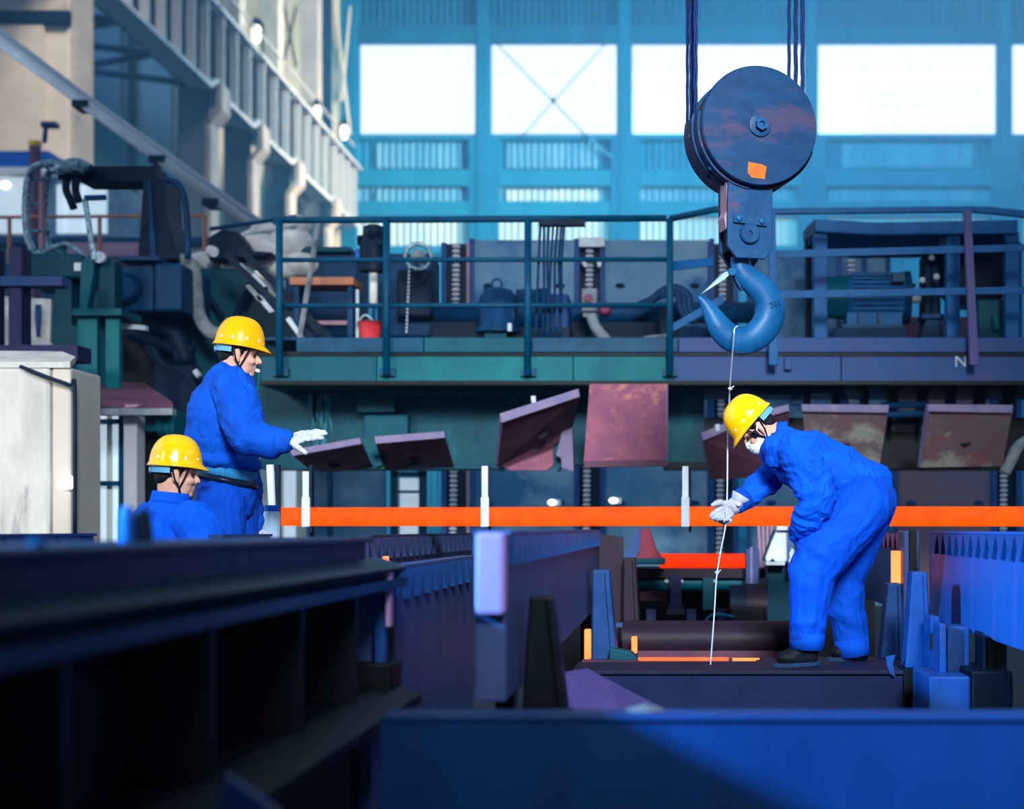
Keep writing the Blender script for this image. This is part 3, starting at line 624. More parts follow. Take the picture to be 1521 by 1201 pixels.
t = T('red_knob', 'small dull red knob beside the grey junction box', 'valve')  # plain red knob set on the cross pipe
B().lathe([(.05,0),(.06,.03),(.04,.08)], W(899,460,15.19), seg=12).build('knob', mat('knob_red', (130,40,80), (140,50,86), 5, .5), t, smooth='angle')
t = T('hose_reel', 'coil of dark hoses arching behind the corner post', 'hose')
for dx, r in ((0,.04),(7,.035),(14,.03)):
    B().tube(spline([W(962-dx,452,14.8), W(985,432+dx/2,14.8), W(1005,428+dx/2,14.8), W(1022-dx,440,14.8), W(1024-dx,458,14.8), W(1034-dx,478,14.8)], 5), r, 8).build('hose', m_navy, t, smooth=True)
B().pbox(980,458,994,502,14.6,.2).build('stand', m_black, t); B().tube([W(975,505,14.3), W(960,503,14.2), W(990,500,14.2)], .03, 6).build('hose_end', m_tan, t)
t = T('cable_hanger', 'bar on the guard rail with seven dangling cables', 'cable hanger')
B().pbox(800,326,868,334,13.38,.1).build('bar', m_black, t)
for k, (a, c, e) in enumerate(((803,800,796),(808,808,806),(815,813,812),(822,818,814),(828,824,822),(834,830,830),(838,834,832))):
    B().tube(spline([W(a,334,13.45), W(c,390,13.5), W(e+2,440,13.55), W(e,500,13.6)], 4), .012, 6).build('cable', m_navy, t, smooth=True)
# motor bench on the right
t = T('motor_bench', 'blue steel frame bench over the finned motor', 'bench')
B().slab([(1210,325,13.9),(1300,330,13.9),(1512,326,13.9),(1512,347,13.9),(1300,349,13.9),(1210,344,13.9)], (0,1.2,0)).build('top_beam', m_blueflat, t, bevel=.01)
B().slab([(1194,342,14.6),(1210,325,13.9),(1210,346,13.9),(1194,358,14.6)], (0,.08,0)).build('end_beam', m_navy, t)
for a, c in ((1209,1229),(1406,1426),(1494,1514)): B().pbox(a,344,c,503,13.95,.12).build('leg', m_blueflat, t, bevel=.006)
B().pbox(1197,356,1206,503,14.6,.12).build('leg', m_black, t); B().pbox(1395,350,1406,366,14,.5).build('bracket', m_navy, t)
t = T('finned_motor', 'teal finned electric motor on feet under the steel bench', 'motor')
c = W(1298,440,14.6); B().tube([W(1258,442,14.6), W(1342,442,14.6)], .21, 20).build('body', m_blueflat, t, smooth='angle')
for k in range(11):
    a = math.pi*(.55+k*.09); y = -math.sin(a*1.0)*.0
    ang = -1.15+k*.23; dy = -math.cos(ang)*.215; dz = math.sin(ang)*.215
    B().box((W(1262,0,14.6).x, 14.6+dy-.022, c.z+dz-.006),(W(1338,0,14.6).x, 14.6+dy+.05, c.z+dz+.006)).build('fin', m_blueflat, t)
B().tube([W(1226,442,14.6), W(1258,442,14.6)], [.185,.2], 20).build('fan_cover', m_green, t, smooth='angle'); B().tube([W(1340,442,14.6), W(1350,442,14.6)], .24, 20).build('end_flange', m_navy, t, smooth='angle')
for px in (1277,1306): B().pbox(px-2,462,px+2,484,14.35,.2).build('foot_rib', m_teal, t)
B().pbox(1258,464,1340,482,14.42,.3).build('foot_web', m_blueflat, t); B().pbox(1252,481,1340,488,14.3,.5).build('foot_plate', m_teal, t); B().pbox(1240,487,1346,503,14.25,.6).build('plinth', m_navy, t)
B().pbox(1326,404,1344,418,14.3,.1).build('lug', m_teal, t); B().tube([W(1350,442,14.6), W(1370,442,14.6)], .05, 10).build('shaft', m_strap, t)
t = T('gear_coupling', 'dark gear coupling with disc between motor and black drum', 'coupling')
B().pbox(1372,376,1386,490,14.4,.3).build('disc', m_black, t, bevel=.03); B().pbox(1384,370,1398,490,14.5,.3).build('disc', m_navy, t, bevel=.03)
B().pbox(1370,466,1402,472,14.3,.3).build('clamp', m_bluesteel, t); B().ppoly([(1376,472),(1396,472),(1402,503),(1368,503)], 14.35, .3).build('pedestal', m_navy, t)
for px, py in ((1384,382),(1370,416),(1391,411)): B().ell(W(px, py, 14.3), (.03,.03,.03), u=8, v=6).build('bolt', m_strap, t, smooth=True)
t = T('black_drum', 'large black brake drum under the steel bench', 'drum')
B().lathe([(.33,.0),(.34,.05),(.34,.4),(.3,.42)], W(1438,408,15.0), seg=30).build('drum', m_black, t, smooth='angle'); B().ring(W(1440,408,14.65), .3, .02, seg=30).build('rim', m_navy, t, smooth=True)
t = T('oil_tank', 'greasy green oil tank beneath the black drum', 'tank')
B().pbox(1452,444,1492,503,14.3,.4).build('tank', m_green, t, bevel=.02); B().tube([W(1478,470,14.25), W(1480,490,14.25)], .03, 8).build('drain', m_green2, t)

# underside of the platform
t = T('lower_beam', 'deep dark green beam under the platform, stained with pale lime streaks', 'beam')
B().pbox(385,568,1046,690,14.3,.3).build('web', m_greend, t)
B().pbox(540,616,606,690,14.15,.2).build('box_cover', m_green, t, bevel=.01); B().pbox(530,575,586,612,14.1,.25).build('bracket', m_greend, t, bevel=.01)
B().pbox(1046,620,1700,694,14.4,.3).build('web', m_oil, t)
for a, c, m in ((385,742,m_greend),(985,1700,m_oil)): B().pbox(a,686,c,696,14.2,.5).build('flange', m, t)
m_lime = mat('lime_streak', (40,108,126), (66,134,148), 14, .8)
for k in range(16):
    x = 458+random.random()*38; y = 576+random.random()*24; n = 5; L = (30+random.random()*70)/n; w_ = 1.2+random.random()*2.4; pl = []; pr = []
    for q_ in range(n+1):
        x += random.uniform(-2.4,2.4); ww = w_*(1-.8*q_/n)*random.uniform(.6,1.4); pl.append((x-ww, y+q_*L)); pr.append((x+ww, y+q_*L))
    B().ppoly(pl+pr[::-1], 14.29, .012).build('lime_streak', m_lime, t)
for k, px in enumerate(range(1200,1520,44)): B().slab([(px,574,14.1),(px+5,574,14.1),(px+2-k*2,640,14.1),(px-2-k*2,640,14.1)], (0,.5,0)).build('rib', m_oil, t)
t = T('under_pipe', 'thin green pipe clamped under the platform girder', 'pipe')
B().tube(spline([W(556,572,13.9), W(566,578,13.9), W(590,582,13.9), W(720,582,13.9), W(900,580,13.9), W(1040,580,13.9)], 4), .028, 8).build('pipe', m_teal, t, smooth=True)
t = T('bent_pipe', 'dull blue pipe with a bend above the rusty grey plate', 'pipe')
B().tube(spline([W(1100,581,13.9), W(1180,580,13.9), W(1236,578,13.9), W(1250,584,13.9), W(1258,604,13.9)], 5), .03, 8).build('pipe', m_navy, t, smooth=True)
B().tube([W(1310,602,13.9), W(1380,600,13.9)], .028, 8).build('pipe', m_navy, t); B().tube([W(1310,616,13.9), W(1380,614,13.9)], .028, 8).build('pipe', m_navy, t); B().pbox(1176,572,1190,600,13.85,.1).build('clamp', m_navy, t)

# tilted catcher plates under the platform
def plate(label, edge, face, m, m2, vec=(0,.05,0.0), extra=None):
    t = T('catcher_plate', label, 'plate', 'tilted catcher plates')
    B().slab(face, vec).build('face', m, t)
    B().slab(edge, (0,.06,0)).build('edge', m2, t, bevel=.004)
    mx = sum(p[0] for p in face)/len(face); my = sum(p[1] for p in face)/len(face); md = sum(p[2] for p in face)/len(face)
    B().tube([W(mx, my, md+.03), W(mx, max(my-10, 632), 14.42)], .06, 8).build('support_arm', m_oil, t)
    return t
plate('purple brown catcher plate seen edge-on just beyond the pointing glove', [(430,668,12.9),(534,650,12.9),(537,659,12.9),(434,677,12.9)], [(434,676,12.93),(537,658,12.93),(553,694,13.9),(500,700,14.0),(462,699,13.9)], m_rust, m_edge)
t = plate('purple brown catcher plate with a small notch, second from the pointing glove', [(556,648,12.9),(660,640,12.9),(661,650,12.9),(558,659,12.9)], [(558,658,12.93),(661,649,12.93),(674,694,13.9),(572,697,13.9)], m_rust, m_edge)
B().ppoly([(536,650),(556,652),(568,690),(556,694)], 13.3, .2).build('bracket', m_greend, t)
B().ppoly([(606,690),(614,686),(630,694),(608,697)], 13.6, .1).build('notch', m_black, t)
t = plate('large catcher plate steeply tilted beside the rusty upright plate', [(742,614,12.8),(859,577,12.8),(861,589,12.8),(744,628,12.8)], [(743,627,12.83),(861,588,12.83),(850,634,13.5),(826,660,13.6),(738,694,13.6)], m_rustd, m_edge)
B().ppoly([(740,690),(822,654),(822,690),(812,698),(760,698)], 13.7, .1).build('gusset', m_rust, t)
B().ppoly([(836,636),(850,636),(852,700),(834,694),(834,680),(826,676)], 13.5, .2).build('bracket', m_edge, t); B().ppoly([(822,660),(836,650),(836,690),(828,700),(822,690)], 13.65, .2).build('bracket', m_greend, t)
B().slab([(742,614,12.79),(746,626,12.79),(738,694,13.55),(735,690,13.55)], (0,.05,0)).build('side_edge', m_edge, t); B().tube([W(792,588,12.85), W(793,598,12.85)], .02, 6).build('pin', m_strap, t)
t = plate('upright rusty catcher plate with pale scars hanging under the girder', [(866,684,12.72),(990,682,12.72),(989,692,12.72),(868,694,12.72)], [(876,570,13.0),(990,570,13.0),(989,684,12.75),(867,686,12.75)], m_rust, m_rustd)
B().slab([(988,570,13.0),(992,570,13.0),(992,690,12.75),(988,690,12.75)], (0,.06,0)).build('side_edge', m_edge, t)
t = plate('brown catcher plate half hidden behind the bending worker helmet', [(1041,643,12.9),(1100,618,12.9),(1172,600,12.9),(1172,610,12.9),(1100,630,12.9),(1044,655,12.9)], [(1044,654,12.93),(1172,609,12.93),(1172,706,13.5),(1055,712,13.4)], m_rustd, m_edge)
B().slab([(1040,644,12.89),(1045,655,12.89),(1056,712,13.36),(1052,706,13.36)], (0,.05,0)).build('side_edge', m_edge, t); B().tube([W(1065,630,12.9), W(1067,640,12.9)], .02, 6).build('pin', m_strap, t)
t = plate('grey and rust catcher plate above the bending worker back', [(1190,600,12.8),(1321,601,12.8),(1319,613,12.8),(1192,611,12.8)], [(1192,610,12.83),(1319,612,12.83),(1306,694,13.3),(1200,696,13.3)], m_rust2, m_edge)
t = plate('grey and rust catcher plate farther along past the bending worker', [(1377,600,12.8),(1505,601,12.8),(1504,613,12.8),(1378,611,12.8)], [(1378,610,12.83),(1504,612,12.83),(1488,692,13.3),(1364,694,13.3)], m_rust2, m_edge)
B().slab([(1376,602,12.79),(1380,612,12.79),(1367,694,13.25),(1363,692,13.25)], (0,.05,0)).build('side_edge', m_edge, t)
t = T('bent_hose', 'dull hose bending down beside the farther rusty plate', 'hose')
B().tube(spline([W(1530,652,13.6), W(1512,664,13.6), W(1502,684,13.6), W(1492,702,13.6)], 4), .05, 8).build('hose', m_tan, t, smooth=True)
# ------------------------------------------------------------------ hot bars, hangers and roller line behind the workers
o = B().tube(spline([W(418,767,10.7), W(700,767,10.4), W(1000,766.5,10.2), W(1300,766.5,10.0), W(1680,767,9.8)], 6), .061, 20).build('hot_bar', m_hot, None, smooth='angle')
tag(o, 'long glowing orange steel bar running across behind the workers', 'hot bar')
o = B().tube([W(980,833,12.0), W(1112,833,12.0)], .056, 18).build('hot_bar', m_hot2, None, smooth='angle'); tag(o, 'short glowing red steel bar lower down beside the bent worker glove', 'hot bar')
for px, y0, D, l in ((454,735,10.52,'pale hanger strap at the end of the hot bar beside the standing worker'),(720,700,10.30,'pale hanger strap around the hot bar, near the large tilted plate'),(1018,695,10.11,'pale hanger strap around the hot bar, nearer the thin wire')):
    t = T('hanger_strap', l, 'strap', 'hanger straps on the hot bar')
    B().pbox(px-6,738,px+6,782,D,.012).build('strap', m_strap, t, bevel=.003); B().pbox(px-4.5,692 if px > 460 else 700,px+4.5,740,D+.004,.012).build('rod', m_white if px > 1000 else m_strap, t)
    B().pbox(px+5,692,px+9,790,D+.13,.02).build('back_rod', m_black, t)
t = T('black_upright', 'thin black upright at the end of the hot bar', 'post')
B().pbox(408,690,414,1232,10.2,.06).build('post', m_black, t); B().pbox(460,690,464,1203,10.9,.06).build('post', m_black, t)
t = T('roller_bed', 'dark roller line bed under the short red bar', 'machine')
B().pbox(925,844,1190,858,11.8,.7).build('rail', m_brown, t); B().pbox(780,858,1300,1000,13.0,.2).build('back_plate', m_oil, t)
for a, c, r in ((945,990,.055),(1012,1044,.05),(1060,1105,.05)):
    B().tube([W(a,866,11.9), W(c,866,11.9)], r, 14).build('roller', m_green, t, smooth='angle'); B().ell(W(a if a > 1000 else c, 863,11.82), (.018,.02,.014), u=8, v=6).build('bolt', m_strap, t)
B().pbox(996,852,1012,900,11.7,.1).build('upright', m_purpled, t); B().ppoly([(994,898),(1014,898),(1018,912),(990,912)], 11.68,.12).build('foot', m_black, t)
B().pbox(950,880,990,892,12.2,.2).build('red_glow_rail', m_rustd, t); B().pbox(1044,858,1060,905,11.8,.2).build('upright', m_greend, t)
for px in (960,1020,1066): B().pbox(px,905,px+14,925,11.7,.2).build('foot', m_purpled, t)
t = T('bearing_block', 'dark domed bearing housing on the roller bed with curved conduit', 'bearing')
for px, r, m in ((1098,.15,m_black),(1122,.16,m_brown)): B().tube([W(px-14,900,11.3), W(px+16,900,11.3)], r, 18).build('dome', m, t, smooth='angle')
B().pbox(1085,902,1136,926,11.1,.4).build('base', m_oil, t, bevel=.01); B().tube(spline([W(1048,922,11.1), W(1056,914,11.1), W(1070,912,11.1), W(1090,916,11.1)], 4), .012, 6).build('conduit', m_teal, t)
t = T('guide_post', 'pinkish grey guide post at the end of the short red bar', 'post')
B().pbox(1108,815,1128,876,11.6,.15).build('channel', m_purple, t, bevel=.008); B().pbox(1114,812,1118,872,11.58,.05).build('rib', m_edge, t); B().pbox(1106,874,1132,879,11.55,.2).build('foot', m_purple, t); B().pbox(1121,806,1124,816,11.6,.05).build('pin', m_purple, t)
t = T('slat_stack', 'four upright pinkish slats behind the guide post', 'slats')
for k in range(4): B().slab([(1125+k*6.4,780,12.2),(1129+k*6.4,780,12.2),(1132+k*5,846,12.2),(1128+k*5,846,12.2)], (0,.05,0)).build('slat', m_pink, t)
t = T('white_chute', 'pale white sloping chute beside the bent worker hanging arm', 'chute')
B().ppoly([(1154,786),(1172,786),(1172,834),(1138,834),(1137,828)], 11.2, .35).build('chute', m_white, t, bevel=.01)
B().pbox(1154,779,1174,787,11.15,.4).build('lip', m_strap, t); B().pbox(1138,834,1166,839,11.15,.42).build('base_edge', m_white, t); B().ppoly([(1143,834),(1148,829),(1152,834)], 11.17, .05).build('notch', m_black, t)
B().ppoly([(1150,788),(1156,786),(1139,830),(1134,832)], 11.3, .2).build('side', m_green, t); B().pbox(1171,779,1180,846,11.1,.3).build('post', m_rackb, t); B().pbox(1140,840,1178,1000,11.3,.3).build('column', m_greend, t)
t = T('triangular_bracket', 'red lit triangular bracket on a grey base at the rack end', 'bracket')
B().ppoly([(952,784),(964,784),(975,815),(986,832),(945,832),(948,815)], 11.4, .2).build('web', mat('bracket_red', (120,40,60), (140,60,76), 4, .5), t, bevel=.01)
B().ppoly([(944,790),(952,784),(950,820),(930,832),(928,826)], 11.38, .15).build('flank', m_purple, t); B().pbox(925,829,988,838,11.3,.4).build('base', m_greend, t, bevel=.01)
t = T('brown_roller', 'wide dark brown roller lying behind the beam where the worker stands', 'roller')
B().tube([W(925,950,9.6), W(1190,950,9.6)], .115, 24).build('barrel', m_brown, t, smooth='angle')
B().pbox(915,925,1190,931,9.75,.1).build('guard_lip', m_purple, t); B().pbox(925,966,1190,990,9.5,.1).build('guard', m_rustd, t)
o = B().tube([W(948,978.5,8.72), W(1082,978.5,8.72)], .010, 10).build('hot_rod', m_hotd); tag(o, 'thin dull glowing rod along the beam, under the wire', 'hot rod')
o = B().tube([W(1088,979,8.66), W(1128,979,8.66)], .008, 10).build('hot_rod', m_hoty); tag(o, 'thin yellow glowing rod beside the bent worker boot', 'hot rod')
for a, y0, c, y1, D, m, l in ((868,935,877,979,9.3,m_hoty,'narrow glowing block in the gap beside the dark tapered post'),(938,946,946,970,9.3,m_hoty,'tiny glowing block standing by the brown roller'),(1326,818,1338,867,9.45,m_hoty,'bright yellow glowing block above the shorter blue tapered post'),(568,826,574,850,8.502,m_hoty,'small glowing block between the toothed racks near the water bottle')):
    t = T('emissive_block', l, 'glow_block', 'glowing blocks'); B().pbox(a,y0,c,y1,D,.08).build('glow_block', m, t, bevel=.004); B().pbox(a-1,y1,c+1,y1+5,D,.1).build('holder', m_oil, t)  # orange-yellow glow spots built as small emissive blocks

# ------------------------------------------------------------------ crane hook block
s83 = 8.3/FP
t = T('hook_block', 'large dark crane hook block with round sheave hanging over the hall', 'hook block', loc=W(1117,196,8.3), rotz=math.radians(14))
def hl(px, py, y=0): return Vector(((px-1117)*s83*1.0, y, (196-py)*s83))
Y = (0, -1, 0)
B().lathe([(.298,0),(.304,.008),(.304,.03),(.298,.04)], (0,-.10,0), Y, 56).build('cheek_plate', m_sheave, t, smooth='angle')
B().lathe([(.304,0),(.304,.03)], (0,.14,0), Y, 56).build('cheek_plate', m_sheave, t, smooth='angle')
for y in (-.055,.02,.095): B().lathe([(.292,-.022),(.26,-.006),(.26,.006),(.292,.022)], (0,y,0), Y, 48).build('sheave', m_oil, t, smooth='angle')
b = B()
for i in range(41):
    a = math.radians(95+i*4.4); pass
def band(y0, y1, r0, r1, a0, a1, n=30):
    b = B(); prev = None
    for i in range(n+1):
        a = math.radians(a0+(a1-a0)*i/n); d = Vector((math.cos(a),0,math.sin(a)))
        q = [d*r0+Vector((0,y0,0)), d*r1+Vector((0,y0,0)), d*r1+Vector((0,y1,0)), d*r0+Vector((0,y1,0))]; v = [b.m.verts.new(p) for p in q]
        if prev:
            for k in range(4): b.m.faces.new([prev[k], prev[(k+1) % 4], v[(k+1) % 4], v[k]])
        else: b.m.faces.new(v[::-1])
        prev = v
    b.m.faces.new(prev); return b
band(-.10,.17,.304,.318,168,262).build('rope_guard', m_sheave, t, smooth='angle'); band(-.10,.17,.304,.316,278,340).build('rope_guard', m_oil, t, smooth='angle')
band(-.02,.0,.318,.326,168,262).build('guard_rib', m_housing, t, smooth='angle')
for a, y in ((186,.03),(222,-.06),(226,.04),(252,-.05)):
    a = math.radians(a); d = Vector((math.cos(a),0,math.sin(a))); B().lathe([(.014,0),(.014,.010),(.006,.014)], d*.318+Vector((0,y,0)), d, 10).build('rivet', m_sheave, t, smooth='angle')
B().lathe([(.058,0),(.058,.012),(.05,.014)], (0,-.14,0), Y, 28).build('washer', m_housing, t, smooth='angle'); B().lathe([(.032,0),(.032,.03),(.016,.03),(.014,.016)], (0,-.15,0), Y, 6).build('axle_nut', m_hook, t)
b = B(); z = .1405
b.prism([hl(1099,250,-z), hl(1120,253,-z), hl(1127,256,-z), hl(1124,274,-z), hl(1104,273,-z), hl(1098,266,-z)], (0,-.0015,0)).build('painted_patch', m_opatch, t)
B().prism([hl(1073,274,-.09), hl(1141,274,-.09), hl(1141,372,-.09), hl(1130,388,-.09), hl(1086,388,-.09), hl(1072,372,-.09)], (0,.03,0)).build('side_plate', m_housing, t, bevel=.004)
B().prism([hl(1075,276,.10), hl(1141,276,.10), hl(1141,372,.10), hl(1128,392,.10), hl(1092,394,.10), hl(1076,372,.10)], (0,.03,0)).build('side_plate', m_housing, t, bevel=.004)
B().prism([hl(1072,276,-.07), hl(1073,276,-.07), hl(1075,330,-.06), hl(1072,345,-.06), hl(1069,328,-.06), hl(1073,318,-.06)], (0,.12,0)).build('torn_flange', m_pink, t)
B().box(hl(1080,374,-.06), hl(1134,300,.1)).build('inner_block', m_oil, t)
B().prism([hl(1080,324,-.095), hl(1131,328,-.095), hl(1131,341,-.095), hl(1080,337,-.095)], (0,-.012,0)).build('keeper_plate', m_housing, t, bevel=.002)
for px, py in ((1088,331),(1123,334)): B().lathe([(.015,0),(.015,.010),(.010,.013)], hl(px, py, -.106), Y, 10).build('bolt', m_hook, t, smooth='angle')
B().lathe([(.053,0),(.053,.016),(.046,.022),(.012,.022),(.008,.014)], hl(1105,352,-.09), Y, 28).build('pin_cap', m_housing, t, smooth='angle')
# the hook itself
def hk(cx, cy, y=0): return hl(1020+cx/7.5, 380+cy/7.5, y)
cl = [(592,20,112),(596,90,116),(610,160,124),(668,232,138),(765,310,150),(862,400,166),(925,500,176),(938,610,174),(905,735,172),(810,860,166),(690,935,158),(570,945,156),(450,900,152),(352,800,140),(282,690,112),(220,590,80),(165,520,56),(118,484,34),(98,472,16)]
pts = spline([hk(x, y) for x, y, r in cl], 4); rs = lerp_list([r/7.5*s83 for x, y, r in cl], 4)
hook = B().tube(pts, rs, 18, squash=.62).build('hook', m_hook, t, smooth=True)
text('201', .042, hk(965,545,-.047), Matrix.Rotation(math.radians(-20), 3, 'Y') @ Matrix.Rotation(math.pi/2, 3, 'X'), m_housing, 'raised_number', hook, .008)
m_latch = mat('latch_pale', (176,186,170), (120,160,180), 9, .35)
B().prism([hk(150,440,-.035), hk(160,432,-.035), hk(395,200,-.035), hk(430,195,-.035), hk(465,215,-.035), hk(380,290,-.035), hk(240,380,-.035)], (0,.07,0)).build('latch', m_latch, t, bevel=.003)
B().lathe([(.02,-.05),(.02,.05)], hk(470,200,0), Y, 12).build('latch_pin', m_hook, t); B().prism([hk(505,235,-.02), hk(560,300,-.02), hk(610,395,-.02), hk(590,390,-.02), hk(530,300,-.02)], (0,.03,0)).build('latch_spring', m_housing, t)
# wire ropes: each twisted from three strands
def rope(px0, py0, px1, D0, D1, r, label):
    t = T('wire_rope', label, 'rope', 'hoist ropes'); a = W(px1, py0, D0); top = Vector((a.x+mpx(px0-px1, D1), D1, a.z+5.6))
    for k in range(3):
        pts = []; n = 150
        for i in range(n+1):
            f = i/n; p = a.lerp(top, f); ph = f*5.6/.16*2*math.pi/3+k*2*math.pi/3
            pts.append(p+Vector((math.cos(ph), math.sin(ph), 0))*r*.5)
        B().tube(pts, r*.56, 6).build('strand', m_rope, t, smooth=True)
for (p0, y, p1, D0, r, l) in ((1019,205,1021,8.42,.009,'thin hoist rope, outermost of three at the torn side of the sheave'),(1026,205,1027,8.36,.013,'thick hoist rope, middle of three at the torn side of the sheave'),(1033,195,1033,8.28,.013,'thick hoist rope, innermost of three at the torn side of the sheave'),
                              (1173,130,1172,8.40,.010,'hoist rope, innermost of three beside the window post'),(1180,145,1182,8.33,.012,'hoist rope, middle of three beside the window post'),(1192,160,1192,8.26,.012,'hoist rope, outermost of three beside the window post')): rope(p0, y, p1, D0, D0, r, l)
t = T('thin_wire', 'thin pale wire hanging from the hook down through the worker glove', 'wire')
bot = W(1055,990,8.32); wp = [W(1093,486,8.22), W(1091,489,8.14), W(1090,500,8.14), W(1085,560,8.40), W(1083,600,8.56), W(1081,650,8.56), W(1079,765,8.40), W(1070,820,8.38), W(1064,860,8.36), W(1061,910,8.34), bot]
B().tube(spline(wp, 5), .0042, 6).build('wire', m_wire, t, smooth=True); B().tube(spline([W(1093,486,8.22), W(1096,484,8.3), W(1096,488,8.42)], 4), .0042, 6).build('wire_loop', m_wire, t, smooth=True)
for px, py, D in ((1084.5,577,8.47),(1065,850,8.37)): B().ring(W(px, py, D), .008, .004, (.3,-.5,.8), 10, 6).build('knot', m_wire, t); B().tube([W(px,py,D), W(px+6,py-4,D)], .003, 5).build('wire_end', m_wire, t)

# ------------------------------------------------------------------ toothed racks of the cooling bed
def rack(label, X, D0, D1, z0, z1, th, m, side, pitch, h, mt=None, cap=None, leg=True):
    t = T('toothed_rack', label, 'rack', 'toothed racks of the cooling bed')
    B().box((X-side*th,D0,z0),(X,D1,z1)).build('plate', m, t, bevel=.006)
    B().box((X-side*th*1.05,D0,z1),(X+side*.012,D1,z1+.012)).build('top_lip', m, t)
    n = min(290, int((D1-D0)/pitch)); te = None
    for i in range(n):
        if te is None: te = B().prism([(X,-pitch*.46,0),(X,pitch*.46,0),(X,pitch*.06,-h),(X,-pitch*.06,-h)], (side*.022,0,0)).build('tooth', mt or m, t)
        else: te = te.copy(); C.objects.link(te)
        te.location = (0, D0+(i+.5)*pitch, z1-.002)
    if cap: B().box((X-side*th*.92,D0-.06,cap[0]),(X+side*.004,D0+.02,cap[1])).build('end_cap', cap[2], t, bevel=.015)
    if leg:
        for f in (.08,.9): B().box((X-side*th*.9,D0+(D1-D0)*f,-1.2),(X-side*.02,D0+(D1-D0)*f+.12,z0)).build('leg', m_oil, t)
    return t
rack('long toothed rack with lilac end face, pointing at the beam where the worker stands', -.478, 4.62, 10.3, .205, .682, .09, m_rack, 1, .185, .085, m_lilac if False else m_rackb, (.455,.69,m_lilac))
rack('blue lit toothed rack between the dark girder and the lilac ended rack', -1.0, 5.35, 8.1, -.25, .555, .06, m_rack, 1, .255, .11, m_rackb)  # teeth painted lighter blue than the plate so they look lit
rack('bright blue toothed rack beyond the bent worker, running out of view', 1.457, 5.6, 9.2, .19, .675, .09, m_rackb, -1, .2, .11, m_purple)
rack('far toothed rack lit orange behind the bent worker knees', 1.41, 9.9, 13.0, .19, .675, .08, m_purple, -1, .22, .10, m_lilac)
rack('dark toothed rack row right behind the lilac ended rack', -1.62, 8.6, 13.0, .30, .655, .05, m_purpled, 1, .24, .12, m_rack)
rack('low dark toothed rack row just below the hot bar end', -1.55, 7.2, 8.5, .2, .52, .05, m_purpled, 1, .2, .08, m_rack)
rack('dark toothed rack row in front of the pale concrete pier', -2.58, 5.9, 7.2, .2, .668, .06, m_bluesteel, 1, .27, .07, m_bluesteel)
rack('small toothed rack row before the standing worker trousers', -2.02, 7.2, 8.1, .2, .662, .05, m_bluesteel, 1, .2, .07, m_rack)
o = B().ppoly([(890,793),(925,797),(925,985),(888,985)], 10.35, .12).build('rack_end_column', m_brown); tag(o, 'dark reddish column at the far end of the lilac ended rack', 'column')
t = T('gap_column', 'dark tall steel column closing the gap between the two racks beyond the worker', 'steel_column')  # single column in the gap between the racks
B().pbox(1342,788,1366,1000,9.4,.25).build('column', m_rack, t, bevel=.01); B().pbox(1352,786,1362,870,9.35,.05).build('slot', m_oil, t)
# tapered posts
def taper(label, top, bot, D, dep, m, parts=()):
    t = T('tapered_stop', label, 'post', 'tapered stop posts')
    B().ppoly([(top[0],top[2]),(top[1],top[2]),(bot[1],bot[2]),(bot[0],bot[2])], D, dep).build('post', m, t, bevel=.008)
    w = (top[1]-top[0])*.28
    B().ppoly([(top[1]-w,top[2]+4),(top[1]-1,top[2]+4),(bot[1]-1,bot[2]),(bot[1]-w*1.4,bot[2])], D-.02, .02).build('rib', m, t, bevel=.004)
    B().box((W(bot[0]-4,0,D).x, D-.03, -1.2),(W(bot[1]+4,0,D).x, D+dep+.03, W(0,bot[2],D).z)).build('foot', m_oil, t)
    return t
taper('dark tapered post in front of the lilac ended rack', (786,820,885), (775,843,1058), 5.0, .12, m_oil)
taper('dark tapered post at the rack end, glowing on one edge', (880,905,846), (879,918,992), 9.0, .2, m_bluesteel)
taper('small dark tapered post behind the rack end, by the brown roller', (926,944,828), (925,950,925), 10.2, .15, m_brown)
taper('shorter blue tapered post beside the worker trailing boot', (1319,1339,866), (1308,1344,978), 8.75, .15, m_bluesteel)
taper('taller blue tapered post at the end of the beam', (1355,1378,849), (1345,1384,992), 8.0, .16, m_bluesteel)
t = T('post_group', 'blue steel support frame under the bright blue rack', 'support')
for a, y0, c, y1, D, m in ((1382,915,1396,942,7.7,m_bluesteel),(1385,968,1393,1000,7.7,m_bluesteel),(1396,926,1406,1006,7.4,m_bluesteel),(1407,930,1440,1005,7.5,m_bluesteel),(1460,944,1466,1000,7.3,m_oil),(1466,946,1496,998,7.4,m_oil)): B().pbox(a,y0,c,y1,D,.2).build('upright', m, t, bevel=.006)
B().pbox(1380,1004,1442,1160,7.2,.5).build('block', m_bluesteel, t, bevel=.012); B().pbox(1443,996,1505,1160,7.2,.5).build('block', m_oil, t, bevel=.012)
# beam the worker stands on
x0 = W(850,0,8.0).x; x1 = W(1373,0,8.0).x
t = T('standing_beam', 'heavy steel cross beam on which the bent worker stands', 'beam')
xm = W(1128,0,8.3).x
B().box((x0,8.0,-.62),(x1,8.03,-.02)).build('face_plate', m_beamdark, t, bevel=.006); B().box((x0,7.98,-.02),(x1,8.5,0)).build('top_plate', m_walk :=  mat('walk_plate', (24,28,54), (36,36,60), 6, .6, spots=(46,42,64), spot_scale=5, spot_amt=.56), t, bevel=.004); B().box((xm,8.5,-.02),(x1,8.82,0)).build('top_plate', m_walk, t, bevel=.004); B().box((x0,8.5,-.05),(x1,8.9,-.021)).build('ledge', m_rustd, t)
B().box((x0,8.9,-.62),(x1,8.93,-.02)).build('rear_plate', m_oil, t)
for f in (.08,.5,.92): B().box((x0+(x1-x0)*f-.06,8.05,-1.2),(x0+(x1-x0)*f+.06,8.88,-.05)).build('support', m_oil, t)
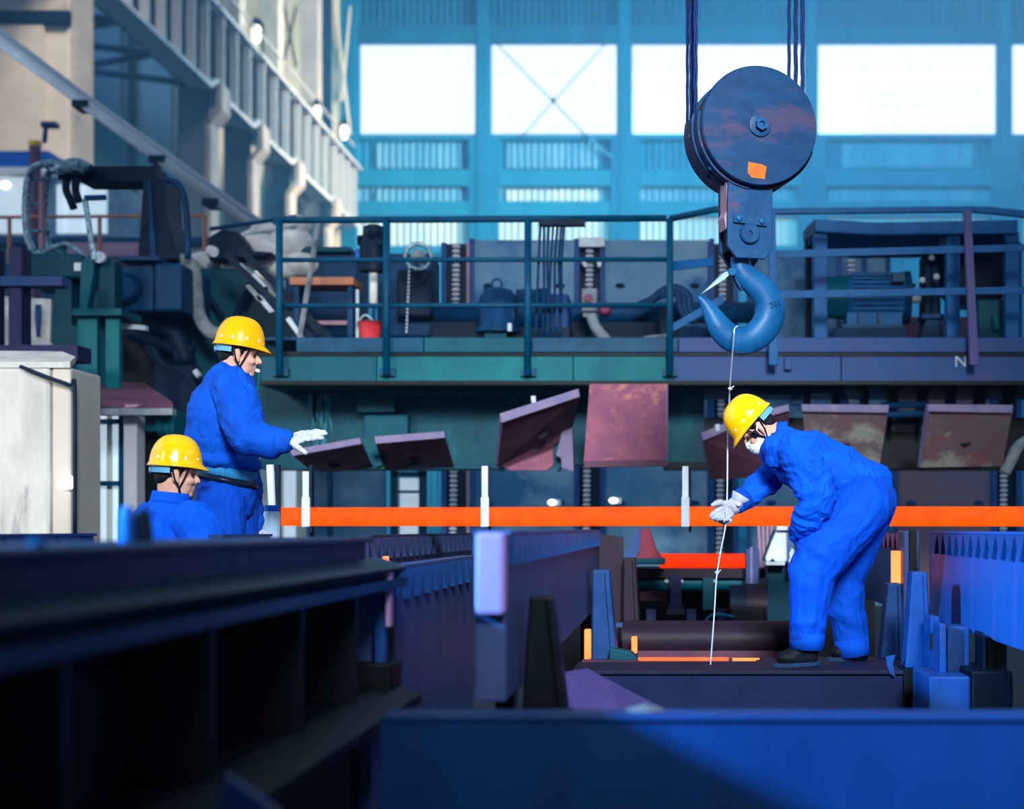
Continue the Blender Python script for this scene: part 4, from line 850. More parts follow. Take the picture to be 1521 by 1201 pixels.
B().ppoly([(1316,975),(1330,972),(1326,986),(1330,1006),(1322,1000),(1318,990)], 7.97, .02).build('torn_edge', m_bluesteel, t)
t = T('lit_patch', 'lilac plate standing in for a lit patch beside a slanted shadow edge', 'plate')  # lit area beside a diagonal shadow, built as a lilac plate
B().slab([(836,998,6.4),(872,993,6.9),(908,1012,6.6),(1004,1062,5.8),(1004,1100,5.8),(846,1100,5.8)], (0,.03,0)).build('plate', mat('lit_patch_lilac', (80,70,140), (96,80,146), 4, .55), t, bevel=.004)
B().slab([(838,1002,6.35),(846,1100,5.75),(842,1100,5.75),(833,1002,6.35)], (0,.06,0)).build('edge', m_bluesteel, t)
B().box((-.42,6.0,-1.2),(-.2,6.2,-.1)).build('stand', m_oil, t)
t = T('foot_plate', 'dark ribbed foot plate at the base of the rack end', 'plate')
B().ppoly([(905,962),(938,968),(952,984),(966,992),(905,992)], 8.9, .15).build('body', m_greend, t, bevel=.006)
o = B().lathe([(.0,0),(.055,.0),(.05,.02),(.0,.035)], W(958,1062,4.1)+Vector((0,0,-.005)), (0,0,1), 18).build('brass_cap', mat('brass_cap', (150,120,110), (120,90,90), 5, .4), None, smooth='angle'); tag(o, 'small dull brass cap on the top edge of the front beam', 'cap')

# front beam and dark girder close to the camera
Df = 4.0; zt = W(0,1061,Df).z
t = T('front_beam', 'blue lit steel beam right across the near edge of the pit', 'beam')
B().box((W(566,0,Df).x,Df,-.35),(2.2,Df+.03,zt-.015)).build('web', m_beamblue, t)
B().box((W(566,0,Df).x,Df-.01,zt-.018),(2.2,Df+.12,zt)).build('top_flange', m_beamblue, t, bevel=.006)
B().box((W(566,0,Df).x,Df-.03,-.37),(2.2,Df+.2,-.35)).build('bottom_flange', m_beamblue, t)
for x in (-.6,1.9): B().box((x-.08,Df+.04,-1.2),(x+.08,Df+.18,-.35)).build('support', m_oil, t)
t = T('dark_girder', 'oily black riveted girder running along the pit edge close by', 'girder')
X = -1.0
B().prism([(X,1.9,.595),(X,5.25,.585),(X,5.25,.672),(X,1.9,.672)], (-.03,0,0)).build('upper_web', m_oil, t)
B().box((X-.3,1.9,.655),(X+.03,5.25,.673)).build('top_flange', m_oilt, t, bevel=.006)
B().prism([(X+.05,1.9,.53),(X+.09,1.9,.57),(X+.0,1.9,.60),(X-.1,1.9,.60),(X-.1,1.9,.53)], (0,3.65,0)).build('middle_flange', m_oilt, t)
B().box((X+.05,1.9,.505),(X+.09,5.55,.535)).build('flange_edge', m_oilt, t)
B().box((X-.14,1.9,-.05),(X-.10,5.5,.53)).build('lower_web', m_oil, t)
for y in (2.5,3.3,4.1,4.8,5.45): B().box((X-.12,y-.015,.06),(X+.06,y+.015,.53)).build('stiffener', m_oil, t)
B().prism([(X+.16,1.9,.12),(X+.16,1.9,.15),(X+.04,1.9,.19),(X-.12,1.9,.19),(X-.12,1.9,.12)], (0,3.5,0)).build('lower_flange', m_oil, t)
B().box((X-.14,1.9,-.75),(X-.05,5.4,-.0)).build('base_web', m_oil, t)
for y in (2.2,3.7,5.2): B().box((X-.16,y-.06,-1.2),(X+.0,y+.06,-.6)).build('support', m_oil, t)
t = T('blue_end_plate', 'narrow blue lit end plate beyond the dark girder', 'plate')
B().pbox(556,846,572,1010,5.3,.06).build('plate', m_bluesteel, t, bevel=.006); B().pbox(573,850,580,930,5.25,.05).build('strip', m_lilac, t); B().pbox(480,985,582,1070,5.25,.2).build('block', m_oil, t, bevel=.01)
t = T('blurred_peg', 'blue rounded peg standing on the dark girder', 'peg')
c = Vector((W(196,0,3.3).x, 3.3, .673))
B().lathe([(.017,0),(.017,.048),(.014,.066),(.006,.074)], c+Vector((-.010,0,0)), (0,0,1), 16).build('pin', m_rackb, t, smooth='angle'); B().lathe([(.022,0),(.018,.045),(.011,.066),(.004,.072)], c+Vector((.012,.03,0)), (0,0,1), 16).build('knob', m_black, t, smooth='angle')
o = B().lathe([(.014,0),(.014,.006),(.008,.010)], Vector((W(55,0,2.6).x, 2.6, .673)), (0,0,1), 14).build('bokeh_dot', m_teal, None, smooth='angle'); tag(o, 'small teal disc for a blurred glint on the dark girder top', 'rivet')  # small disc standing in for an out-of-focus glint
t = T('blue_corner_plate', 'blue pointed plate corner poking up at the bottom below the dark girder', 'plate')
B().slab([(318,1202,2.7),(336,1152,2.7),(420,1215,2.7),(420,1300,2.7),(318,1300,2.7)], (0,.03,0)).build('plate', m_beamblue, t); B().slab([(330,1300,2.75),(400,1300,2.75),(400,1340,2.75),(330,1340,2.75)], (0,.3,0)).build('bracket', m_oil, t)
B().box((-.78,2.75,-1.2),(-.68,2.95,.1)).build('support', m_oil, t)
# walkway that carries the standing and crouching workers
t = T('walkway', 'dark steel walkway under the standing and crouching workers', 'walkway')
B().box((-3.6,7.6,-.04),(-1.75,9.4,0)).build('deck', m_oil, t)
for x in (-3.5,-1.9):
    for y in (7.7,9.2): B().box((x,y,-1.2),(x+.08,y+.08,-.04)).build('leg', m_oil, t)
# ------------------------------------------------------------------ the three workers
m_skin = mat('skin', (206,150,128), (216,164,142), 30, .5, bump=.04)
m_hair = mat('hair_black', (14,14,18), (26,24,28), 60, .6, bump=.4)
m_cloth = mat('work_blue', (0,76,198), (2,86,212), 9, .8, bump=.12)
m_cloth2 = mat('work_blue_deep', (0,62,168), (2,72,182), 9, .8, bump=.12)
m_clothf = mat('work_blue_faded', (2,70,176), (8,82,190), 8, .8, bump=.12, spots=(10,64,150), spot_scale=3, spot_amt=.58)
m_hat = mat('hat_yellow', (255,182,0), (255,194,6), 4, .18, bump=0)
m_hatw = mat('hat_yellow_worn', (248,164,4), (255,180,10), 5, .28, bump=.05, spots=(200,130,30), spot_scale=16, spot_amt=.66)
m_rim = mat('hat_rivet', (226,230,236), (236,238,240), 5, .35)
m_band = mat('band_pale_blue', (88,150,190), (116,172,206), 6, .35)
m_strapb = mat('strap_black', (12,16,26), (20,24,34), 9, .6)
m_mask = mat('mask_white', (226,228,234), (238,240,242), 30, .9, bump=.2)
m_glove = mat('glove_grey', (160,160,174), (188,186,194), 14, .9, bump=.3, spots=(130,126,140), spot_scale=11, spot_amt=.6)
m_glovew = mat('glove_white', (180,182,188), (204,204,206), 14, .9, bump=.3, spots=(96,100,112), spot_scale=16, spot_amt=.58)
m_boot = mat('boot_black', (10,16,28), (22,28,40), 12, .6, bump=.2)
m_sole = mat('sole_blue', (26,52,86), (36,62,96), 14, .7)
m_belt = mat('belt_black', (8,20,40), (14,30,54), 12, .3)
m_shirt = mat('undershirt_teal', (30,110,160), (50,130,176), 14, .9, stretch=(3,3,.6))

def remesh(b, name, m, parent, voxel, it=6, fold=None, kind=None):
    o = b.build(name, m, None); ROOTS.remove(o)
    r = o.modifiers.new('r', 'REMESH'); r.mode = 'VOXEL'; r.voxel_size = voxel; r.use_smooth_shade = True
    s = o.modifiers.new('s', 'SMOOTH'); s.factor = .5; s.iterations = it
    dg = bpy.context.evaluated_depsgraph_get(); me = bpy.data.meshes.new_from_object(o.evaluated_get(dg))
    o.modifiers.clear(); old = o.data; o.data = me; bpy.data.meshes.remove(old); me.name = name
    if fold:
        ns = [v.normal.copy() for v in me.vertices]
        for v, nn in zip(me.vertices, ns): v.co += nn*fold(v.co)
    me.shade_smooth(); me.materials.clear(); me.materials.append(m)
    if parent is not None: o.parent = parent
    else: ROOTS.append(o)
    return o
def folds(amp, freq, rings=(), warp=1.0, sc=(1,1,1)):
    sc = Vector(sc)
    def f(p):
        q = Vector((p.x*sc.x, p.y*sc.y, p.z*sc.z))*freq
        q = q + Vector((noise.noise(q*.6), noise.noise(q*.6+Vector((7,3,1))), noise.noise(q*.6+Vector((1,9,4)))))*warp
        d = 1.25*amp*((1-abs(noise.noise(q))*2.2)-.35) + .5*amp*((1-abs(noise.noise(q*2.3+Vector((5,2,8))))*2.2)-.35)
        for c, ax, rad, a, k in rings:
            r = p-c; e = math.exp(-(r.length/rad)**2)
            if e > .02: d += 1.0*a*e*math.sin(.55*k*r.dot(ax)+3.0*noise.noise(p*9))*(.6+.8*noise.noise(p*5))
        return d
    return f
class Frame:
    def __init__(s, c, f, u):
        s.c = Vector(c); s.f = Vector(f).normalized(); u = Vector(u); s.u = (u-s.f*u.dot(s.f)).normalized(); s.s = s.u.cross(s.f)
        s.m = Matrix((s.f, s.s, s.u)).transposed()
    def __call__(s, f, u, sd=0): return s.c+s.f*f+s.u*u+s.s*sd
def add_head(b, F, neck, nr=.058):
    E = lambda p, r: b.ell(p, r, F.m, 20, 12)
    E(F(-.012,.035), (.096,.078,.088)); E(F(.022,-.045), (.066,.062,.072)); E(F(.05,-.095), (.036,.034,.024))
    E(F(.02,-.075,.035), (.045,.024,.036)); E(F(.02,-.075,-.035), (.045,.024,.036))
    for sd in (-1, 1):
        E(F(.058,-.03,sd*.04), (.03,.024,.022)); E(F(.074,.022,sd*.03), (.016,.03,.010))
        E(F(-.008,-.012,sd*.080), (.020,.008,.034)); E(F(.002,-.036,sd*.077), (.011,.007,.014))
    b.cap(F(.082,.012), F(.106,-.028), .010, .013); E(F(.092,-.034,.012), (.011,.009,.009)); E(F(.092,-.034,-.012), (.011,.009,.009))
    E(F(.082,-.062), (.012,.022,.007)); E(F(.079,-.074), (.012,.020,.008)); E(F(.076,-.05), (.014,.018,.014))
    b.cap(F(-.03,-.03), neck, nr, nr*1.1)
def head_parts(root, F, hat_m, brim_u=.045, mask=False, strap=True, hair_m=None):
    for sd in (-1, 1):
        B().ell(F(.078,.0,sd*.031), (.007,.012,.007), F.m).build('eye', m_hair, root, smooth=True)
        B().cap(F(.087,.02,sd*.018), F(.078,.022,sd*.046), .004, .003).build('eyebrow', m_hair, root, smooth=True)
    hb = B(); hb.ell(F(-.018,.04), (.097,.082,.090), F.m, 20, 12); hb.ell(F(-.055,-.015), (.05,.062,.052), F.m)
    for sd in (-1, 1): hb.cap(F(.012,.02,sd*.076), F(.012,-.008,sd*.075), .008, .005)
    remesh(hb, 'hair', m_hair, root, .006, 3)
    # hard hat: dome, brim with peak, rivets, head band, chin straps
    bb = B(); n = 40; rings = []
    prof = [(1.0,-.004,1),(1.0,.0,0)]+[(math.cos(a)**.72, math.sin(a), 0) for a in [math.radians(x) for x in (4,14,26,38,50,61,71,80,86)]]
    def hp(phi, rr, hh, ex=0):
        c, s_ = math.cos(phi), math.sin(phi); pk = max(0, c)**3
        return F(-.006+c*(.126*rr+ex*(.010+.030*pk)), brim_u+hh-ex*(.004+.012*pk), s_*(.106*rr+ex*.009))
    for (rr, h, ex) in [(1.0,-.006,1),(1.0,.002,.55)]+[(r, h*.150, 0) for r, h, _ in prof[2:]]:
        rings.append([bb.m.verts.new(hp(2*math.pi*k/n, rr, h, ex)) for k in range(n)])
    for i in range(len(rings)-1):
        for k in range(n): bb.m.faces.new([rings[i][k], rings[i][(k+1) % n], rings[i+1][(k+1) % n], rings[i+1][k]])
    bb.m.faces.new(rings[-1])
    hat = bb.build('hard_hat', hat_m, root, smooth=True); so = hat.modifiers.new('s', 'SOLIDIFY'); so.thickness = .0035; so.offset = 0
    for ph in (38,72,104,136,-38,-72,-104,-136):
        p = math.radians(ph); a = math.radians(13); pos = hp(p, math.cos(a)**.72, math.sin(a)*.150); out = (F.f*math.cos(p)+F.s*math.sin(p)+F.u*.25).normalized()
        B().lathe([(.0075,-.002),(.0075,.002),(.004,.0035)], pos, out, 12).build('rivet', m_rim, hat, smooth='angle')
    bd = B(); prev = None
    for k in range(19):
        p = math.radians(104+k*(152/18)); o_ = F.f*math.cos(p)*.108+F.s*math.sin(p)*.092
        hw = .017
        v = [bd.m.verts.new(F(-.012, brim_u-.026+hh)+o_*sc) for hh, sc in ((-hw,.98),(hw,1.0),(hw,1.05),(-hw,1.03))]
        if prev:
            for q in range(4): bd.m.faces.new([prev[q], prev[(q+1) % 4], v[(q+1) % 4], v[q]])
        else: bd.m.faces.new(v)
        prev = v
    bd.m.faces.new(prev[::-1]); bd.build('head_band', m_band, root, smooth='angle')
    B().ell(F(-.124,brim_u-.03), (.008,.026,.02), F.m).build('band_knob', m_band, root, smooth=True)
    if strap:
        for sd in (-1, 1):
            j = F(.012,-.07,sd*.074)
            B().tube([F(-.03,brim_u-.01,sd*.092), F(-.012,-.03,sd*.089), j], .0045, 6).build('chin_strap', m_strapb, root)
            B().tube([F(.055,brim_u-.006,sd*.076), F(.034,-.02,sd*.077), j], .0045, 6).build('chin_strap', m_strapb, root)
            B().tube(spline([j, F(.022,-.105,sd*.055), F(.036,-.122,0)], 4), .006, 6).build('chin_strap', m_strapb, root)
    if mask:
        mb = B(); mb.ell(F(.048,-.058), (.068,.062,.058), F.m, 20, 14); mb.ell(F(.092,-.03), (.024,.022,.026), F.m); mb.ell(F(.06,-.10), (.034,.04,.022), F.m)
        mo = remesh(mb, 'face_mask', m_mask, root, .0045, 4, folds(.0022, 40, sc=(1,1,2)))
        for sd in (-1, 1):
            B().tube(spline([F(.035,-.02,sd*.062), F(.01,.004,sd*.078), F(-.022,.014,sd*.082)], 3), .005, 6).build('mask_strap', m_mask, root)
            B().tube(spline([F(.022,-.075,sd*.068), F(0,-.045,sd*.078), F(-.024,-.012,sd*.084)], 3), .005, 6).build('mask_strap', m_mask, root)
            B().slab_free = None
            g = B(); g.prism([F(.062,.008,sd*.052), F(.022,.006,sd*.072), F(.024,-.03,sd*.070), F(.058,-.03,sd*.058)], F.s*sd*.006); g.build('goggle_shield', m_strapb, root)
def glove(root, m, wrist, d, l, n, curls, tcurl=(.2,.5), size=1.0, spread=.10, cuff=.075, cr=.046, cd=None):
    wrist = Vector(wrist); d = Vector(d).normalized(); l = Vector(l); l = (l-d*l.dot(d)).normalized(); n0 = Vector(n); nn = (n0-d*n0.dot(d)-l*n0.dot(l)).normalized()
    b = B(); k = size; kn = []
    for i, o in enumerate((.033,.012,-.010,-.031)):
        base = wrist+d*(.098-.005*abs(i-1))*k+l*o*k; kn.append(base); b.cap(wrist+l*o*.62*k+d*.005, base, .021*k, .0165*k)
        a = 0; p = base; ln = (1.0,1.1,1.03,.82)[i]; sp = (o/.033)*spread
        for q, L_ in enumerate((.044,.029,.024)):
            a += curls[i][q]; dr = ((d+l*sp)*math.cos(a)+nn*math.sin(a)).normalized(); e = p+dr*L_*ln*k
            b.cap(p, e, (.0132-.0012*q)*k, (.0122-.0016*q)*k); p = e
    p = wrist+d*.03*k+l*.028*k; dr = (d*.62+l*.72+nn*.25).normalized()
    for q, (L_, c) in enumerate(((.045,0),(.036,tcurl[0]),(.028,tcurl[1]))):
        dr = (dr*math.cos(c)+(d*.6+nn*.8-l*.35)*math.sin(c)).normalized(); e = p+dr*L_*k; b.cap(p, e, (.0165-.002*q)*k, (.0148-.002*q)*k); p = e
    cd = Vector(cd).normalized() if cd else -d
    b.cap(wrist+d*.01, wrist+cd*.02, .034*k, .036*k)
    g = remesh(b, 'glove', m, root, .0036, 3, folds(.0022, 34))
    c = B().tube([wrist+cd*.008, wrist+cd*.03, wrist+cd*cuff], [.034*k,.038*k,cr*k], 18, caps=False).build('glove_cuff', m, g, smooth=True); so = c.modifiers.new('s', 'SOLIDIFY'); so.thickness = .004
    return g
def boot(root, ankle, heel, toe, z0=0.0):
    b = B(); ankle = Vector(ankle); heel = Vector((heel[0], heel[1], z0+.05)); toe = Vector((toe[0], toe[1], z0+.045)); d = (toe-heel).normalized(); sd = Vector((-d.y, d.x, 0))
    b.cap(ankle, Vector((heel.x, heel.y, z0+.07))+d*.02, .048, .046); b.cap(heel+d*.01, heel+d*.08, .042, .046); b.cap(heel+d*.06+Vector((0,0,.03)), toe-d*.03, .044, .036, 1.15); b.cap(toe-d*.06, toe-d*.01, .042, .036, 1.25)
    o = remesh(b, 'boot', m_boot, root, .006, 4)
    out = []
    for i in range(20):
        a = 2*math.pi*i/20; c, s_ = math.cos(a), math.sin(a); L_ = (toe-heel).length/2+.045; mid = (toe+heel)/2
        out.append(Vector((mid.x, mid.y, z0))+d*c*L_+sd*s_*(.050 if c > 0 else .043)*(1-.1*abs(c)))
    B().prism(out, (0,0,.022)).build('sole', m_sole, o, bevel=.003)
    return o
def hand_stub(b, p, d): b.cap(p, Vector(p)+Vector(d).normalized()*.05, .026, .022)
def collar(root, m, c, ax, R, h, back=1.0, front=None, ys=1.15):
    b = B(); ax = Vector(ax).normalized(); c = Vector(c); a = Vector((0,1,0)); u = (a-ax*a.dot(ax)).normalized(); v = ax.cross(u); rings = []
    for k in range(4):
        f = k/3; rings.append([b.m.verts.new(c+ax*h*f+(u*math.cos(t)*ys+v*math.sin(t))*R*(1-.10*f)) for t in [2*math.pi*i/28 for i in range(28)]])
    for i in range(3):
        for k in range(28): b.m.faces.new([rings[i][k], rings[i][(k+1) % 28], rings[i+1][(k+1) % 28], rings[i+1][k]])
    o = b.build('collar', m, root, smooth=True); s = o.modifiers.new('s', 'SOLIDIFY'); s.thickness = .008; return o
q = 8.35/FP
def Q(lst): return [W(x, y, D) for x, y, D in lst]

# --- bending worker on the beam
R = T('person', 'bending worker in blue overalls, yellow hard hat and white mask, holding the wire', 'person')
F = Frame(W(1125,636,8.4), (-.66,-.06,-.75), (-.75,0,.66)); neck = W(1164,656,8.42)
b = B(); add_head(b, F, neck)
tor = Q([(1168,668,8.42),(1195,683,8.42),(1235,700,8.42),(1278,726,8.42)])
b.chain(tor, [.095,.125,.12,.115], 1.2)
nA = Q([(1187,672,8.2),(1206,714,8.13),(1213,744,8.12),(1200,770,8.16),(1187,792,8.26)]); b.chain([tor[1]]+nA, [.08,.06,.052,.045,.038,.03])
fA = Q([(1160,692,8.62),(1132,720,8.56),(1096,746,8.46)]); b.chain([tor[1]]+fA, [.08,.06,.045,.03])
hand_stub(b, nA[-1], (-.2,.2,-1)); hand_stub(b, fA[-1], (-1,0,-.5))
nL = Q([(1276,752,8.30),(1226,812,8.24),(1207,846,8.22),(1203,890,8.22),(1203,965,8.22)]); b.chain([tor[3]]+nL, [.115,.10,.085,.065,.06,.042])
fL = Q([(1284,760,8.56),(1262,812,8.58),(1250,856,8.6),(1256,905,8.6),(1268,970,8.6)]); b.chain([tor[3]]+fL, [.115,.10,.085,.065,.06,.042])
hd = lambda p, z: Vector((p.x, p.y, z))
for e in (nL[-1], fL[-1]): b.cap(e, hd(e, .06)+Vector((-.08,0,0)), .04, .03)
body = remesh(b, 'body', m_skin, R, .0055, 5)
b = B(); b.chain(tor[:3]+Q([(1272,720,8.42)]), [.118,.160,.158,.148], 1.22); b.cap(Q([(1255,700,8.42)])[0], W(1290,716,8.42), .12, .118, 1.25)
b.chain(Q([(1180,668,8.27)])+nA, [.10,.104,.104,.094,.076,.056]); b.chain(Q([(1172,682,8.55)])+fA, [.10,.092,.072,.05])
b.cap(W(1160,670,8.3), W(1160,676,8.52), .10, .10)
remesh(b, 'jacket', m_cloth, R, .0056, 5, folds(.011, 9, [(nA[2],Vector((.2,0,1)),.16,.010,85),(W(1240,690,8.2),Vector((.8,0,-.5)),.2,.010,60),(nA[4],Vector((.3,0,1)),.09,.007,110),(W(1180,700,8.1),Vector((.7,0,.7)),.12,.008,75),(fA[1],Vector((.8,0,-.5)),.15,.005,90)], sc=(1,.8,1.3)))
b = B(); b.chain(Q([(1284,722,8.42),(1290,744,8.42)]), [.135,.145], 1.18); b.chain(Q([(1282,748,8.3),(1228,810,8.24),(1207,848,8.22),(1202,895,8.22),(1199,942,8.22)]), [.155,.148,.122,.104,.090])
b.chain(Q([(1288,756,8.55),(1266,812,8.58),(1250,858,8.6),(1256,905,8.6),(1266,950,8.6)]), [.145,.135,.118,.10,.090])
remesh(b, 'trousers', mat('work_blue_trousers', (0,68,184), (2,78,198), 9, .8, bump=.12), R, .0056, 5, folds(.006, 7, [(W(1215,840,8.1),Vector((.5,0,.8)),.2,.009,60),(W(1200,935,8.15),Vector((0,0,1)),.14,.007,70),(W(1262,930,8.5),Vector((.2,0,1)),.16,.009,65),(W(1260,770,8.1),Vector((.8,0,.5)),.22,.007,50)], sc=(1.2,1,.7)))
collar(R, m_cloth, W(1165,657,8.42), (-1,0,.12), .112, .055, ys=.92)
B().pbox(1284,707,1306,713,8.33,.02) if False else None
b = B(); b.ell(W(1296,713,8.36), (.045,.07,.018), Matrix.Rotation(math.radians(20), 3, 'Y')); b.build('bare_waist', m_skin, R, smooth=True)
for A in ([W(1198,964,8.22), W(1199,940,8.22)], [W(1268,974,8.6), W(1264,948,8.6)]):
    c = B().tube(A, [.089,.092], 24, caps=False).build('trouser_hem', m_cloth, R, smooth=True); c.modifiers.new('s', 'SOLIDIFY').thickness = .006
boot(R, W(1203,962,8.22), (W(1206,0,8.22).x, 8.22), (W(1160,0,8.2).x, 8.19)); boot(R, W(1268,966,8.62), (W(1278,0,8.62).x, 8.62), (W(1240,0,8.6).x, 8.58))
head_parts(R, F, m_hat, mask=True)
glove(R, m_glove, W(1092,750,8.44), (-.78,-.12,-.55), (-.5,-.3,.8), (-.25,-.5,-.8), [(.55,.6,.4),(.9,.8,.5),(1.1,.9,.5),(1.2,.9,.5)], (.45,.4), 1.04, .06, .06, .05, cd=(.45,0,.75))
glove(R, m_glovew, W(1186,800,8.34), (-.35,.1,-.95), (.2,1,0), (.9,0,-.3), [(.2,.3,.3)]*4, (.2,.2), .95, .08, .05, .042)
B().lathe([(.011,0),(.011,.004)], W(1097,748,8.39), (-.2,-1,-.1), 12).build('cuff_button', m_rim, R)
c = B().tube([fA[1].lerp(fA[2], .72), fA[2]+Vector((-.006,0,-.004))], [.064,.058], 18, caps=False).build('sleeve_cuff', m_cloth2, R, smooth=True); c.modifiers.new('s', 'SOLIDIFY').thickness = .005
c = B().tube([nA[3].lerp(nA[4], .6), nA[4]], [.066,.058], 18, caps=False).build('sleeve_cuff', m_cloth2, R, smooth=True); c.modifiers.new('s', 'SOLIDIFY').thickness = .005

# --- standing worker pointing
P = T('person', 'standing worker in blue work suit and worn yellow hard hat, pointing with a glove', 'person')
F = Frame(W(356,526,8.42), (.96,.20,-.12), (.12,0,.99)); neck = W(346,556,8.42)
b = B(); add_head(b, F, neck, .062)
tor = Q([(341,580,8.42),(330,622,8.42),(332,672,8.42),(338,722,8.42)]); b.chain(tor, [.11,.14,.14,.125], 1.2)
nA = Q([(350,588,8.22),(362,628,8.12),(373,648,8.07),(396,656,8.07),(419,654,8.07)]); b.chain([tor[1]]+nA, [.08,.06,.055,.05,.042,.032])
fA = Q([(350,590,8.64),(362,690,8.70),(373,782,8.60)]); b.chain([tor[1]]+fA, [.08,.058,.046,.032]); hand_stub(b, nA[-1], (1,0,.2)); hand_stub(b, fA[-1], (0,0,-1))
for dy, x in ((-.11,0),(.11,4)):
    L_ = [W(336+x,752,8.42)+Vector((0,dy,0)), W(340+x,860,8.42)+Vector((0,dy,0)), W(336+x,960,8.42)+Vector((0,dy,0))]; b.chain([tor[3]]+L_, [.12,.09,.062,.042]); b.cap(L_[2], Vector((L_[2].x+.08, L_[2].y, .05)), .04, .03)
remesh(b, 'body', m_skin, P, .0055, 5)
b = B(); b.chain(Q([(341,574,8.42),(329,616,8.42),(331,650,8.42)]), [.128,.178,.182], 1.2); b.ell(W(336,684,8.42), (.174,.206,.07), Matrix.Rotation(.16, 3, 'Y')); b.cap(W(346,580,8.24), W(346,580,8.62), .11, .11)
b.chain(nA, [.108,.104,.10,.088,.060]); b.chain(fA, [.10,.09,.062])
remesh(b, 'jacket', m_clothf, P, .0056, 5, folds(.010, 7.5, [(nA[2],Vector((.7,0,.7)),.15,.010,75),(nA[4],Vector((1,0,0)),.08,.008,120),(W(335,690,8.2),Vector((.2,0,1)),.14,.009,60),(W(340,600,8.15),Vector((.8,0,-.5)),.16,.006,60)], sc=(1.2,1,.8)))
b = B(); b.chain(Q([(338,708,8.42),(336,740,8.42)]), [.144,.150], 1.12)
for dy, x in ((-.10,0),(.10,4)): b.chain([W(335+x,745,8.42)+Vector((0,dy,0)), W(338+x,800,8.42)+Vector((0,dy,0)), W(340+x,865,8.42)+Vector((0,dy,0)), W(336+x,965,8.42)+Vector((0,dy,0))], [.125,.118,.10,.09])
remesh(b, 'trousers', m_cloth2, P, .0056, 5, folds(.007, 7, [(W(350,750,8.2),Vector((.9,0,.3)),.2,.006,60)], sc=(1.6,1.2,.5)))
def waistband(y0, y1, m, name, r0, r1, sl=10, r=.15):
    b = B(); rings = []
    for yy, rr in ((y0,r0),(y1,r1)):
        c = W(337,yy,8.42); rings.append([b.m.verts.new(c+Vector((math.cos(a)*rr, math.sin(a)*rr*1.14, -math.cos(a)*sl*q))) for a in [2*math.pi*i/36 for i in range(36)]])
    for k in range(36): b.m.faces.new([rings[0][k], rings[0][(k+1) % 36], rings[1][(k+1) % 36], rings[1][k]])
    o = b.build(name, m, P, smooth=True); o.modifiers.new('s', 'SOLIDIFY').thickness = .008; return o
waistband(692,708,m_shirt,'undershirt',.150,.153,9); waistband(707,717,m_belt,'belt',.1545,.1565,9)
collar(P, m_clothf, W(344,567,8.42), (.14,0,1), .100, .055)
head_parts(P, F, m_hatw)
for dy, x in ((-.11,0),(.11,4)): boot(P, W(336+x,962,8.42)+Vector((0,dy,0)), (W(334+x,0,8.42).x, 8.42+dy), (W(380+x,0,8.42).x, 8.42+dy))
glove(P, m_glovew, W(424,655,8.07), (.97,-.05,.24), (.1,-.75,-.5), (.2,.35,-.9), [(.05,.08,.05),(.0,.05,.05),(.02,.05,.05),(.08,.1,.1)], (.0,.15), 1.02, .10, .03, .042)
glove(P, m_glove, W(375,784,8.6), (.35,-.2,-.9), (1,0,.2), (0,-1,0), [(.3,.4,.3)]*4, (.1,.2), 1.0)
c = B().tube([nA[3].lerp(nA[4], .75), nA[4]+Vector((.006,0,0))], [.064,.054], 18, caps=False).build('sleeve_cuff', m_cloth2, P, smooth=True); c.modifiers.new('s', 'SOLIDIFY').thickness = .006
B().ell(F(.100,-.072,.0), (.014,.010,.010), F.m).build('whistle', m_rim, P, smooth=True)
lb = B(); lp = spline([F(.108,-.082,0), F(.112,-.12,-.005), F(.108,-.17,.0), F(.118,-.22,-.004), F(.112,-.26,0)], 5)
for i, p in enumerate(lp): lb.ell(p, (.006+.004*(i > 8), .006, .009), u=8, v=6)
o = lb.build('lanyard', m_greend, P, smooth=True); o['kind'] = 'stuff'

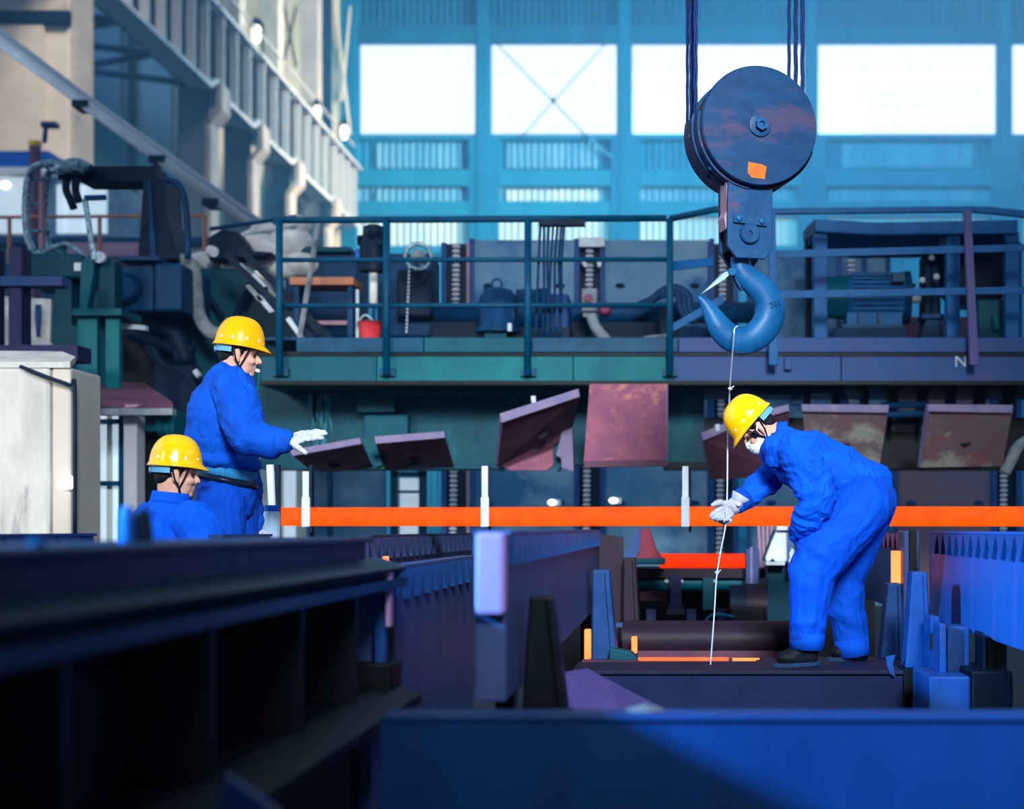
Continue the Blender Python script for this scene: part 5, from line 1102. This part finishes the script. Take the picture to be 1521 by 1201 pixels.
# --- crouching worker seen from behind
U = T('person', 'seated worker seen from behind, blue jacket and clean yellow hard hat, below the pointing worker', 'person')
F = Frame(W(262,704,8.0), (.93,.36,-.06), (.03,0,1)); neck = W(254,738,8.0)
b = B(); add_head(b, F, neck, .06)
tor = [W(252,772,8.0), W(255,810,8.0), Vector((W(258,0,8.0).x,8.0,.46))]; b.chain(tor, [.11,.14,.13], 1.1)
lS = W(224,776,8.12); rS = W(292,776,7.88)
lA = [lS, Vector((lS.x-.04, lS.y+.06, .46)), Vector((lS.x-.02, lS.y+.28, .52))]; rA = [rS, W(322,836,7.80), Vector((W(310,0,7.8).x, 8.08, .50))]
b.chain([tor[0]]+lA, [.09,.062,.05,.034]); b.chain([tor[0]]+rA, [.09,.062,.05,.034]); hand_stub(b, lA[-1], (.2,1,0)); hand_stub(b, rA[-1], (-.3,1,0))
legs = []
for dy in (-.1,.12):
    h = Vector((tor[2].x-.03+dy, 8.0, .40)); k = h+Vector((dy*.3-.02,.42,.06)); a = Vector((k.x, k.y+.03, .10)); legs.append((h, k, a)); b.chain([h, k, a], [.10,.068,.042]); b.cap(a, a+Vector((0,.08,-.05)), .04, .03)
remesh(b, 'body', m_skin, U, .0055, 5)
b = B(); b.chain([W(253,766,8.0), W(256,805,8.0), tor[2]], [.12,.172,.165], 1.1); b.cap(W(232,780,8.12), W(288,780,7.88), .098, .100); b.chain(lA, [.10,.09,.062]); b.chain([W(286,776,7.90)]+rA[1:], [.108,.094,.064])
remesh(b, 'jacket', m_cloth, U, .0056, 5, folds(.009, 7, [(rA[0],Vector((.8,0,.5)),.14,.008,60)], sc=(1.5,1.2,.5)))
b = B(); b.ell(tor[2]+Vector((0,0,-.06)), (.16,.2,.12))
for h, k, a in legs: b.chain([h, k, a], [.125,.098,.085])
remesh(b, 'trousers', m_cloth, U, .0075, 6, folds(.008, 7))
collar(U, m_cloth, W(253,747,8.0), (.10,0,1), .100, .055)
head_parts(U, F, m_hat)
for h, k, a in legs: boot(U, a, (a.x, a.y-.02), (a.x, a.y+.15))
for A in (lA, rA): glove(U, m_glove, A[-1]+Vector((0,.02,0)), (0,1,-.25), (-1 if A is rA else 1,0,0), (0,0,-1), [(.4,.5,.4)]*4, (.2,.3))
o = B().box((tor[2].x-.26,7.76,0),(tor[2].x+.20,8.20,.27)).build('steel_crate', m_oil, None, bevel=.01); tag(o, 'dark low steel crate on which the seated worker rests', 'crate')

# ------------------------------------------------------------------ finish: move every thing's origin to its base
for o in list(ROOTS): settle(o)
